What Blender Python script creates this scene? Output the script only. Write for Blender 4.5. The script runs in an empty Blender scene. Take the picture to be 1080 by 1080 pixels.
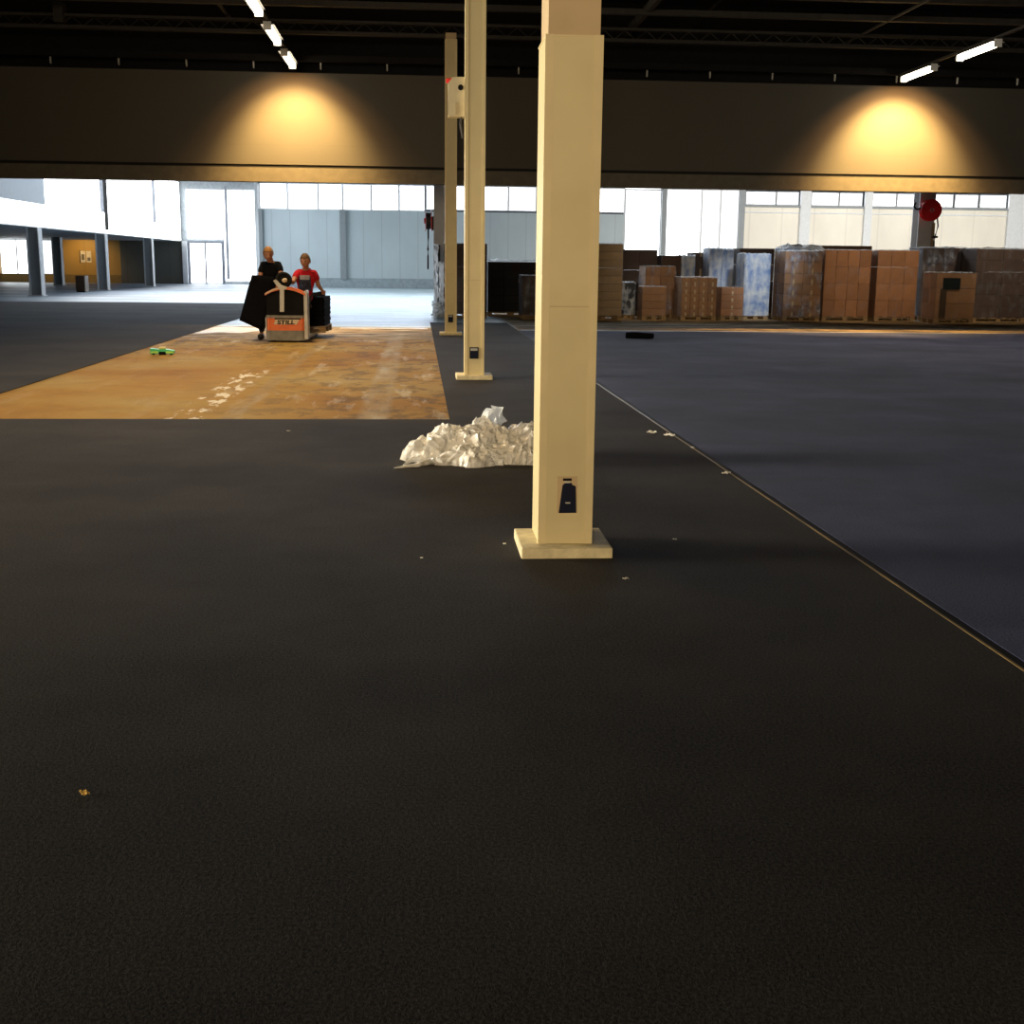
import bpy, bmesh, math, random
from mathutils import Vector, Matrix, noise
random.seed(7)
sc = bpy.context.scene
C = sc.collection
PI = math.pi

# ------------------------------------------------------------------ materials
def new_mat(name):
    m = bpy.data.materials.new(name); m.use_nodes = True
    nt = m.node_tree
    return m, nt, nt.nodes['Principled BSDF'], nt.nodes['Material Output']

def nd(nt, typ, **kw):
    n = nt.nodes.new(typ)
    for k, v in kw.items():
        if k in n.inputs.keys(): n.inputs[k].default_value = v
        else: setattr(n, k, v)
    return n

def ramp(nt, fac, stops):
    r = nt.nodes.new('ShaderNodeValToRGB')
    cr = r.color_ramp
    while len(cr.elements) < len(stops): cr.elements.new(0.5)
    for e, (p, c) in zip(cr.elements, stops):
        e.position = p; e.color = (*c, 1) if len(c) == 3 else c
    nt.links.new(fac, r.inputs[0])
    return r

def position(nt, scale=(1, 1, 1), obj=False):
    if obj:
        src = nt.nodes.new('ShaderNodeTexCoord').outputs['Object']
    else:
        src = nt.nodes.new('ShaderNodeNewGeometry').outputs['Position']
    mp = nt.nodes.new('ShaderNodeMapping'); mp.inputs['Scale'].default_value = scale
    nt.links.new(src, mp.inputs[0])
    return mp.outputs[0]

def noise_tex(nt, scale, detail=3, stretch=(1, 1, 1), rough=.55, obj=False):
    n = nt.nodes.new('ShaderNodeTexNoise')
    n.inputs['Scale'].default_value = scale; n.inputs['Detail'].default_value = detail
    n.inputs['Roughness'].default_value = rough
    nt.links.new(position(nt, stretch, obj), n.inputs['Vector'])
    return n.outputs['Fac']

def mixc(nt, fac, a, b, mode='MIX'):
    m = nt.nodes.new('ShaderNodeMix'); m.data_type = 'RGBA'; m.blend_type = mode
    def put(sock, v):
        if isinstance(v, (tuple, list)): sock.default_value = (*v, 1)
        else: nt.links.new(v, sock)
    if isinstance(fac, (int, float)): m.inputs[0].default_value = fac
    else: nt.links.new(fac, m.inputs[0])
    put(m.inputs[6], a); put(m.inputs[7], b)
    return m.outputs[2]

def mth(nt, op, a, b=None, clamp=False):
    m = nt.nodes.new('ShaderNodeMath'); m.operation = op; m.use_clamp = clamp
    for i, v in enumerate((a, b)):
        if v is None: continue
        if isinstance(v, (int, float)): m.inputs[i].default_value = v
        else: nt.links.new(v, m.inputs[i])
    return m.outputs[0]

def bump(nt, bs, h, strength=.3, dist=.01):
    b = nt.nodes.new('ShaderNodeBump'); b.inputs['Strength'].default_value = strength
    b.inputs['Distance'].default_value = dist
    nt.links.new(h, b.inputs['Height']); nt.links.new(b.outputs[0], bs.inputs['Normal'])

def simple(name, col, rough=.6, metal=0, var=.15, scale=6, spec=.5, obj=True, bmp=0, stretch=(1, 1, 1)):
    m, nt, bs, out = new_mat(name)
    n = noise_tex(nt, scale, 3, stretch, obj=obj)
    a = tuple(max(0, c*(1-var)) for c in col); b = tuple(min(1, c*(1+var)) for c in col)
    nt.links.new(ramp(nt, n, [(.3, a), (.7, b)]).outputs[0], bs.inputs['Base Color'])
    bs.inputs['Roughness'].default_value = rough; bs.inputs['Metallic'].default_value = metal
    bs.inputs['Specular IOR Level'].default_value = spec
    if bmp: bump(nt, bs, n, bmp)
    return m

def glow(name, col, strength, var=0):
    m, nt, bs, out = new_mat(name)
    bs.inputs['Base Color'].default_value = (.8, .8, .8, 1)
    bs.inputs['Emission Color'].default_value = (*col, 1)
    bs.inputs['Emission Strength'].default_value = strength
    if var:
        n = noise_tex(nt, .5, 2)
        nt.links.new(mth(nt, 'MULTIPLY', mth(nt, 'ADD', mth(nt, 'MULTIPLY', n, var), 1-var/2), strength), bs.inputs['Emission Strength'])
    return m

M = {}
M['cream'] = simple('cream paint', (.66, .57, .33), .5, var=.06, scale=2.5)
M['cream_top'] = simple('bare cream primer', (.56, .43, .26), .6, var=.06)
M['cream_edge'] = simple('cream corner trim', (.70, .60, .35), .5, var=.05)
M['plate'] = simple('scuffed cream concrete plate', (.72, .64, .42), .75, var=.2, scale=14, bmp=.1)
M['socket_dark'] = simple('navy black plastic', (.006, .008, .016), .5, spec=.12)
M['socket_flap'] = simple('dark blue plastic', (.003, .006, .024), .5, spec=.12)
M['black'] = simple('black plastic', (.004, .004, .0045), .6, spec=.12)
M['dark_metal'] = simple('dark roof steel', (.033, .031, .029), .6, var=.2, spec=.3)
M['deck'] = simple('black roof deck', (.012, .012, .013), .8, spec=.1)
M['hook'] = simple('pale steel hook', (.5, .5, .48), .5)
M['grey_metal'] = simple('grey steel', (.35, .36, .37), .45)
M['chrome'] = simple('bright steel', (.6, .6, .58), .3, metal=.8)
M['red'] = simple('red hose reel paint', (.80, .016, .02), .4)
M['hose'] = simple('dark rubber hose', (.03, .028, .03), .6)
M['wood'] = simple('pallet softwood', (.34, .22, .10), .8, var=.3, scale=9, stretch=(1, 5, 5))
M['white_struct'] = simple('white painted steel', (.72, .75, .78), .5, var=.05)
M['grey_struct'] = simple('grey painted steel', (.26, .29, .31), .5, var=.05)
M['tube'] = glow('lit fluorescent tube', (1, .86, .62), 14)
M['daylight'] = glow('sunlit frosted glazing', (.93, .97, 1), 4, .2)
M['daylight_soft'] = glow('soft sunlit glazing', (.90, .96, 1), 1.35, .5)
M['daylight_low'] = glow('hazy sunlit glazing', (.95, .97, 1), 1.0, .3)
M['mullion'] = simple('grey mullion', (.22, .24, .28), .5)
M['skin'] = simple('skin', (.46, .22, .14), .5, var=.06)
M['hair_blond'] = simple('blond hair', (.34, .17, .06), .7, var=.25, scale=60)
M['hair_brown'] = simple('brown hair', (.14, .075, .035), .7, var=.25, scale=60)
M['shirt_black'] = simple('black cotton', (.006, .007, .010), .9, spec=.1)
M['shirt_red'] = simple('red cotton', (.50, .012, .028), .85, spec=.2)
M['print'] = simple('navy shirt print', (.035, .045, .10), .8, var=.8, scale=18)
M['print_pale'] = simple('pale shirt print', (.36, .36, .44), .8, var=.4, scale=30)
M['trousers'] = simple('dark work trousers', (.018, .02, .028), .9)
M['shoe'] = simple('black work shoe', (.01, .01, .01), .5)
M['eye'] = simple('dark eye', (.02, .015, .012), .3)
M['lip'] = simple('lip', (.33, .10, .08), .5)
M['truck_orange'] = simple('orange truck paint', (.72, .13, .012), .35, var=.12, scale=5)
M['truck_grey'] = simple('grey truck steel', (.20, .19, .165), .45, var=.25, scale=8)
M['truck_silver'] = simple('pale truck trim', (.48, .47, .45), .35, var=.15)
M['decal_pale'] = simple('pale badge', (.62, .50, .36), .5)
M['carpet_tile'] = simple('black carpet tile', (.005, .005, .007), .95, spec=.04, var=.3, scale=40)
M['green'] = simple('bright green plastic', (.03, .52, .20), .35, var=.1)
M['lime'] = simple('lime plastic', (.45, .75, .08), .4, var=.1)
M['yellow'] = simple('pale yellow grip', (.75, .70, .30), .5)
M['scrap'] = simple('white paper', (.75, .73, .66), .7)
M['scrap_y'] = simple('yellow paper', (.75, .50, .12), .7)
M['box_brown'] = simple('dark brown veneer', (.07, .038, .02), .5, var=.2)
M['poster'] = simple('white notice', (.72, .70, .66), .7)
M['poster_ink'] = simple('grey notice print', (.16, .15, .15), .7)
M['channel'] = simple('black seam gap', (.006, .006, .006), .8)
M['brass'] = simple('worn tan edging', (.17, .12, .045), .45, var=.5, scale=3)
M['threshold'] = simple('pale worn strip', (.40, .38, .33), .4, var=.35, scale=2)
M['beige_box'] = simple('beige enamel', (.62, .55, .38), .45, var=.05)

def mat_floor():
    m, nt, bs, out = new_mat('bare glued floor')
    big = noise_tex(nt, .45, 4)
    streak = noise_tex(nt, 1.0, 5, (3.2, .5, 1), .65)
    fine = noise_tex(nt, 1.9, 6, (1.6, 1.0, 1), .7)
    base = ramp(nt, big, [(.30, (.27, .135, .030)), (.46, (.34, .205, .052)), (.6, (.36, .25, .082)), (.74, (.40, .31, .15))]).outputs[0]
    sep = nt.nodes.new('ShaderNodeSeparateXYZ'); nt.links.new(position(nt), sep.inputs[0])
    X, Y = sep.outputs[0], sep.outputs[1]
    # rougher and dirtier towards the right edge and the far end
    dirt_w = mth(nt, 'MULTIPLY', mth(nt, 'MULTIPLY', mth(nt, 'ADD', X, 2.6), .5, True), .5)
    far_w = mth(nt, 'MULTIPLY', mth(nt, 'SUBTRACT', Y, 17), .12, True)
    w = mth(nt, 'MAXIMUM', dirt_w, far_w)
    dark = mth(nt, 'MULTIPLY', ramp(nt, fine, [(.49, (0, 0, 0)), (.57, (1, 1, 1))]).outputs[0], mth(nt, 'ADD', w, .12, True))
    c = mixc(nt, dark, base, (.10, .072, .05))
    pale = mth(nt, 'MULTIPLY', ramp(nt, streak, [(.56, (0, 0, 0)), (.66, (1, 1, 1))]).outputs[0], mth(nt, 'ADD', mth(nt, 'MULTIPLY', w, .8), .08))
    c = mixc(nt, pale, c, (.62, .58, .50))
    # grey glue band near the right edge, scraped white smears in the middle
    def band(x0, half, soft):
        d = mth(nt, 'ABSOLUTE', mth(nt, 'SUBTRACT', X, x0))
        return mth(nt, 'MULTIPLY', mth(nt, 'SUBTRACT', half+soft, d), 1/soft, True)
    c = mixc(nt, mth(nt, 'MULTIPLY', mth(nt, 'MULTIPLY', band(-.42, .11, .06), .6), ramp(nt, streak, [(.38, (.15, .15, .15)), (.6, (1, 1, 1))]).outputs[0]), c, (.40, .37, .31))
    sm = noise_tex(nt, 2.2, 4, (3, .8, 1), .6)
    smear = mth(nt, 'MULTIPLY', ramp(nt, sm, [(.52, (0, 0, 0)), (.57, (1, 1, 1))]).outputs[0], band(-2.12, .14, .05))
    smear = mth(nt, 'MULTIPLY', smear, mth(nt, 'MULTIPLY', mth(nt, 'SUBTRACT', 16.5, Y), 2, True))
    c = mixc(nt, smear, c, (.72, .68, .6))
    c = mixc(nt, mth(nt, 'MULTIPLY', band(-1.72, .05, .05), .35), c, (.30, .24, .16))
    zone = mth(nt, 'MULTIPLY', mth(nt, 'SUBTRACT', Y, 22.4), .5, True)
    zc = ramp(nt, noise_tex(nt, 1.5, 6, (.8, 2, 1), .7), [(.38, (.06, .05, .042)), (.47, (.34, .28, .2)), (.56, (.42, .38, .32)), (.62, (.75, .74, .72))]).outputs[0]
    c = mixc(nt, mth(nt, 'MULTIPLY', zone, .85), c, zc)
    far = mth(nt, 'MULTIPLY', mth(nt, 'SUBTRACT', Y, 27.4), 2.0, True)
    farc = ramp(nt, noise_tex(nt, .8, 5, (.5, 2.2, 1), .65), [(.34, (.20, .30, .36)), (.5, (.42, .56, .62)), (.64, (.62, .72, .75))]).outputs[0]  # bluish window reflection painted into the far floor colour
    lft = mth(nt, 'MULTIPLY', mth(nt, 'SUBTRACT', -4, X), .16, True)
    lc = ramp(nt, noise_tex(nt, .35, 5, (.5, 1.8, 1), .65), [(.34, (.07, .095, .14)), (.5, (.15, .20, .27)), (.66, (.42, .50, .56))]).outputs[0]  # reflected light on the left floor, painted in as blue-grey
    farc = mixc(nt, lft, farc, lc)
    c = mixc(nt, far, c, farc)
    # strip in front of and under the pallets
    rt = mth(nt, 'MULTIPLY', mth(nt, 'SUBTRACT', X, 2.0), 4.0, True)
    rc = ramp(nt, noise_tex(nt, 1.1, 5, (.6, 1.6, 1), .7), [(.38, (.03, .024, .016)), (.48, (.20, .14, .07)), (.62, (.38, .28, .15))]).outputs[0]
    c = mixc(nt, rt, c, rc)
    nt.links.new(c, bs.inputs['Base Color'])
    far = mth(nt, 'MULTIPLY', far, mth(nt, 'SUBTRACT', 1, mth(nt, 'MULTIPLY', rt, mth(nt, 'MULTIPLY', mth(nt, 'SUBTRACT', 50, Y), .2, True))))
    nt.links.new(mth(nt, 'SUBTRACT', .85, mth(nt, 'MULTIPLY', far, .40)), bs.inputs['Roughness'])
    nt.links.new(mth(nt, 'ADD', .10, mth(nt, 'MULTIPLY', far, .25)), bs.inputs['Specular IOR Level'])
    bump(nt, bs, fine, .25, .01)
    return m

def mat_carpet(name, a, b, tiles=False, sheen=.0, tint=(.5, .55, .7)):
    m, nt, bs, out = new_mat(name)
    f = noise_tex(nt, 95, 2, rough=.9)
    l = noise_tex(nt, .55, 4, rough=.6)
    t = mth(nt, 'ADD', mth(nt, 'MULTIPLY', f, .6), mth(nt, 'MULTIPLY', l, .4))
    c = ramp(nt, t, [(.36, a), (.52, tuple((x+y)/2 for x, y in zip(a, b))), (.66, b)]).outputs[0]
    # sparse pale flecks of lint
    v = nt.nodes.new('ShaderNodeTexVoronoi'); v.inputs['Scale'].default_value = 60
    nt.links.new(position(nt), v.inputs['Vector'])
    fl = ramp(nt, v.outputs['Distance'], [(.05, (1, 1, 1)), (.09, (0, 0, 0))]).outputs[0]
    sp = ramp(nt, noise_tex(nt, 31, 1), [(.6, (0, 0, 0)), (.68, (1, 1, 1))]).outputs[0]
    c = mixc(nt, mth(nt, 'MULTIPLY', mth(nt, 'MULTIPLY', fl, sp), .35), c, (.12, .12, .11))
    if tiles:
        vm = nt.nodes.new('ShaderNodeVectorMath'); vm.operation = 'FLOOR'
        nt.links.new(position(nt, (1.0, 2.0, 1)), vm.inputs[0])
        wn = nt.nodes.new('ShaderNodeTexWhiteNoise'); nt.links.new(vm.outputs[0], wn.inputs['Vector'])
        k = mth(nt, 'ADD', mth(nt, 'MULTIPLY', wn.outputs['Value'], .22), .89)
        c = mixc(nt, 1.0, c, k, 'MULTIPLY')
    nt.links.new(c, bs.inputs['Base Color'])
    bs.inputs['Roughness'].default_value = .9; bs.inputs['Specular IOR Level'].default_value = .12
    bs.inputs['Sheen Weight'].default_value = sheen; bs.inputs['Sheen Roughness'].default_value = .4
    bs.inputs['Sheen Tint'].default_value = (*tint, 1)  # bluish sheen colour stands in for daylight from the far windows
    bump(nt, bs, f, .5, .006)
    return m

def mat_panel(name, base, pitch, axis='X', groove=.35, rough=.5):
    """wall cladding with vertical (X) or horizontal (Z) joints"""
    m, nt, bs, out = new_mat(name)
    sep = nt.nodes.new('ShaderNodeSeparateXYZ'); nt.links.new(position(nt), sep.inputs[0])
    f = mth(nt, 'FRACT', mth(nt, 'MULTIPLY', sep.outputs[axis], 1/pitch))
    g = ramp(nt, f, [(.0, (1, 1, 1)), (.035, (0, 0, 0)), (.965, (0, 0, 0)), (1, (1, 1, 1))]).outputs[0]
    n = noise_tex(nt, .5, 4, (1, 1, .4))
    c = ramp(nt, n, [(.3, tuple(x*.9 for x in base)), (.7, tuple(min(1, x*1.08) for x in base))]).outputs[0]
    c = mixc(nt, mth(nt, 'MULTIPLY', g, groove), c, tuple(x*.35 for x in base))
    nt.links.new(c, bs.inputs['Base Color']); bs.inputs['Roughness'].default_value = rough
    return m

def mat_card(name, base, dark=.72):
    m, nt, bs, out = new_mat(name)
    n = noise_tex(nt, 3, 4, obj=True)
    oi = nt.nodes.new('ShaderNodeObjectInfo')
    c = ramp(nt, n, [(.3, tuple(x*.85 for x in base)), (.7, tuple(x*1.12 for x in base))]).outputs[0]
    k = mth(nt, 'ADD', mth(nt, 'MULTIPLY', oi.outputs['Random'], .3), .85)
    c = mixc(nt, 1.0, c, k, 'MULTIPLY')
    nt.links.new(c, bs.inputs['Base Color']); bs.inputs['Roughness'].default_value = .75
    bs.inputs['Specular IOR Level'].default_value = .3
    return m

def mat_film(name, tint=(.75, .82, .92), cover=.35, scale=4, lo=.45, hi=.62, rough=.22, glint=.35, hazec=(.60, .70, .85), back=0):
    """stretch film: mostly clear with cloudy, glinting wrinkles"""
    m, nt, bs, out = new_mat(name)
    n = noise_tex(nt, scale, 5, (1.5, 1.5, .7), .65, obj=True)
    n2 = noise_tex(nt, scale*3.1, 3, (1.2, 1.2, .9), .6, obj=True)
    k = ramp(nt, n, [(lo, (0, 0, 0)), (hi, (1, 1, 1))]).outputs[0]
    fac = mth(nt, 'ADD', mth(nt, 'MULTIPLY', k, cover), glint*.15, True)
    bs.inputs['Base Color'].default_value = (*tint, 1)
    nt.links.new(ramp(nt, n2, [(.35, hazec), (.65, tint)]).outputs[0], bs.inputs['Base Color'])
    bs.inputs['Roughness'].default_value = rough
    if back:
        tr = nt.nodes.new('ShaderNodeBsdfTranslucent'); tr.inputs['Color'].default_value = (*tint, 1)
        tp = nt.nodes.new('ShaderNodeBsdfTransparent')
        m1 = nt.nodes.new('ShaderNodeMixShader'); m1.inputs[0].default_value = back
        nt.links.new(bs.outputs[0], m1.inputs[1]); nt.links.new(tr.outputs[0], m1.inputs[2])
        m2 = nt.nodes.new('ShaderNodeMixShader'); nt.links.new(fac, m2.inputs[0])
        nt.links.new(tp.outputs[0], m2.inputs[1]); nt.links.new(m1.outputs[0], m2.inputs[2])
        nt.links.new(m2.outputs[0], out.inputs['Surface'])
    else:
        nt.links.new(fac, bs.inputs['Alpha'])
    bump(nt, bs, n2, .8, .03)
    return m

M['floor'] = mat_floor()
M['carpet'] = mat_carpet('charcoal carpet', (.005, .0047, .0047), (.062, .057, .053), sheen=.015)
M['carpet_daylight'] = mat_carpet('daylight tinted carpet', (.010, .013, .028), (.098, .115, .235), True, sheen=.05)  # same carpet, with blue daylight from the far windows painted into its colour
M['wall_grey'] = mat_panel('grey blue wall cladding', (.52, .60, .64), 1.02)
M['wall_cream'] = mat_panel('cream wall cladding', (.84, .80, .70), 1.9, groove=.2)
M['wall_dark'] = mat_panel('dark hall wall', (.06, .055, .05), 3.0)
M['wall_tan'] = mat_panel('tan wall boards', (.46, .30, .10), 1.3)
M['wall_shade'] = mat_panel('shaded grey wall', (.13, .13, .11), 1.3)  # dark grey paints in the shade under the mezzanine
M['soffit'] = simple('grey soffit', (.30, .33, .35), .6, obj=False)
M['bulkhead'] = mat_panel('brown bulkhead cladding', (.070, .064, .053), .62, 'Z', groove=.08, rough=.65)
M['bulkhead_lip'] = simple('bulkhead bottom rail', (.105, .092, .068), .6, obj=False)  # lighter than the panel: bounce light from the floor painted in
M['card'] = mat_card('brown cardboard', (.30, .155, .066))
M['card_dark'] = mat_card('dark cardboard', (.075, .045, .032))
M['card_red'] = mat_card('reddish cardboard', (.36, .165, .066))
M['card_tan'] = mat_card('tan cardboard', (.33, .23, .125))
M['card_black'] = mat_card('blackish cardboard', (.014, .013, .014))
M['tape'] = simple('glossy carton tape', (.50, .36, .20), .25)
M['film'] = mat_film('clear stretch film', cover=.10, glint=.2, lo=.5, hi=.68)
M['film_heavy'] = mat_film('cloudy stretch film', tint=(.92, .97, 1), cover=.9, lo=.2, hi=.4, glint=4, hazec=(.18, .34, .70), scale=1.3, back=.3)  # blue-white of the gate daylight painted into the film colour
M['film_side'] = mat_film('streaked stretch film', tint=(.70, .82, 1), cover=.40, lo=.48, hi=.66, glint=.35, hazec=(.08, .13, .26), scale=2.2)  # bluish daylight put into the streak colours
M['film_white'] = mat_film('white crumpled film', tint=(.94, .97, 1), cover=.9, lo=.2, hi=.45, glint=1, hazec=(.75, .84, .96), back=.6)
M['film_stripe'] = mat_film('dark and white banded film', tint=(.85, .92, 1), cover=.75, lo=.44, hi=.54, glint=.6, hazec=(.20, .28, .42), scale=2.6, back=.3)
M['film_opaque'] = mat_film('thick white film', tint=(.96, .98, 1), cover=.3, lo=.2, hi=.5, glint=5, hazec=(.85, .92, 1), back=.45)
def mat_heap():
    m, nt, bs, out = new_mat('crumpled clear plastic')
    n = noise_tex(nt, 9, 5, rough=.65, obj=True)
    c = ramp(nt, n, [(.24, (.74, .64, .46)), (.38, (.96, .94, .88)), (.55, (1, 1, 1))]).outputs[0]
    nt.links.new(c, bs.inputs['Base Color'])
    bs.inputs['Roughness'].default_value = .22
    bs.inputs['Transmission Weight'].default_value = .12
    nt.links.new(ramp(nt, noise_tex(nt, 5, 3, obj=True), [(.34, (.45, .45, .45)), (.5, (.96, .96, .96))]).outputs[0], bs.inputs['Alpha'])
    v = nt.nodes.new('ShaderNodeTexVoronoi'); v.inputs['Scale'].default_value = 16; v.feature = 'F1'
    nt.links.new(position(nt, obj=True), v.inputs['Vector'])
    bump(nt, bs, v.outputs['Distance'], .8, .03)
    return m
M['heap'] = mat_heap()

# ------------------------------------------------------------------ mesh helpers
def link(o): C.objects.link(o); return o
def obj(name, bm, m, parent=None, smooth=False):
    me = bpy.data.meshes.new(name)
    bm.normal_update(); bm.to_mesh(me); bm.free()
    if smooth:
        for p in me.polygons: p.use_smooth = True
    for mm in (m if isinstance(m, (list, tuple)) else [m]): me.materials.append(mm)
    o = bpy.data.objects.new(name, me); link(o)
    if parent is not None: o.parent = parent
    return o
def tag(o, label, cat, group=None):
    o['label'] = label; o['category'] = cat
    if group: o['group'] = group
    return o
def thing(name, label, cat, loc=(0, 0, 0), rz=0, group=None):
    o = bpy.data.objects.new(name, None); link(o)
    o.location = loc; o.rotation_euler = (0, 0, rz); o.empty_display_size = .1
    return tag(o, label, cat, group)
def struct(name, bm, m, parent=None, smooth=False):
    o = obj(name, bm, m, parent, smooth); o['kind'] = 'structure'; return o

def box(bm, x0, x1, y0, y1, z0, z1, bev=0, mi=0):
    r = bmesh.ops.create_cube(bm, size=1)
    vs = r['verts']
    for v in vs:
        v.co = Vector((x0+(v.co.x+.5)*(x1-x0), y0+(v.co.y+.5)*(y1-y0), z0+(v.co.z+.5)*(z1-z0)))
    fs = list({f for v in vs for f in v.link_faces})
    for f in fs: f.material_index = mi
    if bev:
        es = list({e for v in vs for e in v.link_edges})
        bmesh.ops.bevel(bm, geom=es, offset=bev, segments=2, affect='EDGES', profile=.5)
    return bm
def B(*a, **k): return box(bmesh.new(), *a, **k)

def prism(bm, pts, a0, a1, axis='y'):
    """extrude a 2D outline: axis y -> pts are (x,z), axis x -> (y,z), axis z -> (x,y)"""
    def mk(p, a):
        return (p[0], a, p[1]) if axis == 'y' else (a, p[0], p[1]) if axis == 'x' else (p[0], p[1], a)
    A = [bm.verts.new(mk(p, a0)) for p in pts]; D = [bm.verts.new(mk(p, a1)) for p in pts]
    n = len(pts)
    fs = [bm.faces.new(A), bm.faces.new(D)]
    for i in range(n): fs.append(bm.faces.new((A[i], A[(i+1) % n], D[(i+1) % n], D[i])))
    bmesh.ops.recalc_face_normals(bm, faces=fs)
    return bm

def tube(bm, pts, r, seg=8):
    pts = [Vector(p) for p in pts]; rings = []
    rr = r if isinstance(r, (list, tuple)) else [r]*len(pts)
    for i, p in enumerate(pts):
        d = (pts[min(i+1, len(pts)-1)] - pts[max(i-1, 0)]).normalized()
        u = d.cross(Vector((0, 0, 1)))
        if u.length < .05: u = d.cross(Vector((1, 0, 0)))
        u.normalize(); v = d.cross(u).normalized()
        rings.append([bm.verts.new(p + rr[i]*(math.cos(2*PI*k/seg)*u + math.sin(2*PI*k/seg)*v)) for k in range(seg)])
    fs = []
    for a, b in zip(rings, rings[1:]):
        for k in range(seg): fs.append(bm.faces.new((a[k], a[(k+1) % seg], b[(k+1) % seg], b[k])))
    fs.append(bm.faces.new(rings[0])); fs.append(bm.faces.new(rings[-1]))
    bmesh.ops.recalc_face_normals(bm, faces=fs)
    return bm
def T(pts, r, seg=8): return tube(bmesh.new(), pts, r, seg)

def disc(bm, c, r, h, axis='y', seg=32):
    d = Vector((1, 0, 0)) if axis == 'x' else Vector((0, 1, 0)) if axis == 'y' else Vector((0, 0, 1))
    return tube(bm, [Vector(c)-d*h/2, Vector(c)+d*h/2], r, seg)

def torus(bm, c, R, r, axis, seg=28, ms=8, arc=(0, 2*PI)):
    c = Vector(c); ax = Vector(axis).normalized()
    u = ax.cross(Vector((0, 0, 1)))
    if u.length < .05: u = Vector((1, 0, 0))
    u.normalize(); v = ax.cross(u)
    return tube(bm, [c + R*(math.cos(a)*u + math.sin(a)*v) for a in [arc[0]+(arc[1]-arc[0])*i/seg for i in range(seg+1)]], r, ms)

def ellipsoid(bm, c, rx, ry, rz, sub=3, rot=None):
    r = bmesh.ops.create_icosphere(bm, subdivisions=sub, radius=1)
    for v in r['verts']:
        p = Vector((v.co.x*rx, v.co.y*ry, v.co.z*rz))
        if rot: p = rot @ p
        v.co = p + Vector(c)
    return r['verts']

def dup(root, loc, label=None, rz=None):
    r = root.copy(); link(r); r.location = loc
    if rz is not None: r.rotation_euler = (0, 0, rz)
    if label: r['label'] = label
    for ch in root.children:
        c = ch.copy(); link(c); c.parent = r
        for g in ch.children:
            d = g.copy(); link(d); d.parent = c
    return r

# ------------------------------------------------------------------ the hall shell
XL, XR, YN, YF = -26, 42, -14, 71
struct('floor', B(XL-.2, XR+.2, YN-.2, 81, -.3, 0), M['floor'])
CT = .010
bm = prism(bmesh.new(), [(XL, YN), (2.135, YN), (2.135, 30), (.28, 30), (.28, 11.12), (-4.42, 11.12), (-4.47, 29.5), (-4.47, 43), (XL, 43)], .0005, CT, 'z')
bmesh.ops.triangulate(bm, faces=bm.faces[:])
struct('floor_carpet', bm, M['carpet'])
struct('floor_carpet', B(2.185, XR, YN, 26.6, .0005, CT), M['carpet_daylight'])
# seam between the two carpets, with worn edging on both sides
struct('trim_1', B(2.135, 2.185, YN, 26.6, .0005, .006), M['channel'])
bm = bmesh.new()
struct('trim_2', box(bm, 2.128, 2.140, YN, 16, .0005, .0125), M['brass'])
struct('trim_3', B(2.2, XR, 26.6, 26.74, .0005, .012), M['threshold'])
bm = prism(bmesh.new(), [(-1.7, 27.0), (-.9, 27.04), (.2, 27.0), (.2, 27.35), (-.6, 27.3), (-1.7, 27.38)], .0005, .004, 'z')
M['glue_pale'] = simple('pale dried glue', (.66, .64, .60), .5, var=.3, scale=3, obj=False)
struct('trim_4', bm, M['glue_pale'])
struct('trim_90', prism(bmesh.new(), [(-4.40, 24.6), (-4.0, 25.1), (-3.55, 25.0), (-3.3, 25.9), (-2.95, 27.2), (-3.6, 27.0), (-4.1, 27.5), (-4.42, 27.2)], .0005, .004, 'z'), M['glue_pale'])
struct('ceiling', B(XL-.2, XR+.2, YN-.2, 81, 6.7, 6.9), M['deck'])
struct('wall_left', B(XL-.2, XL, YN-.2, 46, 0, 6.7), M['wall_dark'])
struct('wall_right', B(XR, XR+.2, YN-.2, 71.2, 0, 6.7), M['wall_dark'])
struct('wall_front', B(XL-.2, XR+.2, YN-.2, YN, 0, 6.7), M['wall_dark'])
# back wall of the far hall: grey section, opening, bright section, cream section
struct('wall_back', B(-8.85, 11.75, YF, YF+.25, 0, 4.28), M['wall_grey'])
struct('wall_back_right', B(18.6, XR, YF, YF+.25, 0, 4.88), M['wall_cream'])
struct('wall_back_top', B(-8.85, XR, YF, YF+.25, 5.72, 6.7), M['soffit'])
struct('baseboard_back', B(-8.9, 11.75, YF-.06, YF, 0, .55), simple('grey plinth', (.30, .36, .40), .5, obj=False))
n_trim = 5
for x, mm, z0, z1, w in ((-8.75, 'grey_struct', .5, 4.3, .10), (-4.2, 'grey_struct', .5, 4.3, .17), (3.1, 'white_struct', .5, 4.3, .08), (7.9, 'white_struct', .5, 4.3, .1),
                        (18.5, 'grey_struct', 0, 5.72, .16), (22.2, 'white_struct', 0, 5.72, .30), (25.9, 'white_struct', 0, 5.72, .22), (34.8, 'white_struct', 0, 5.72, .55)):
    struct('trim_%d' % n_trim, B(x-w, x+w, YF-.2, YF+.02 if z0 else YF-.02, z0, z1), M[mm]); n_trim += 1
struct('trim_%d' % n_trim, B(18.7, XR, YF-.1, YF-.02, 4.45, 4.52), M['white_struct']); n_trim += 1
struct('trim_%d' % n_trim, B(18.6, XR, YF-.14, YF-.02, 4.78, 4.9), M['grey_struct']); n_trim += 1
n_win = 1
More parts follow.
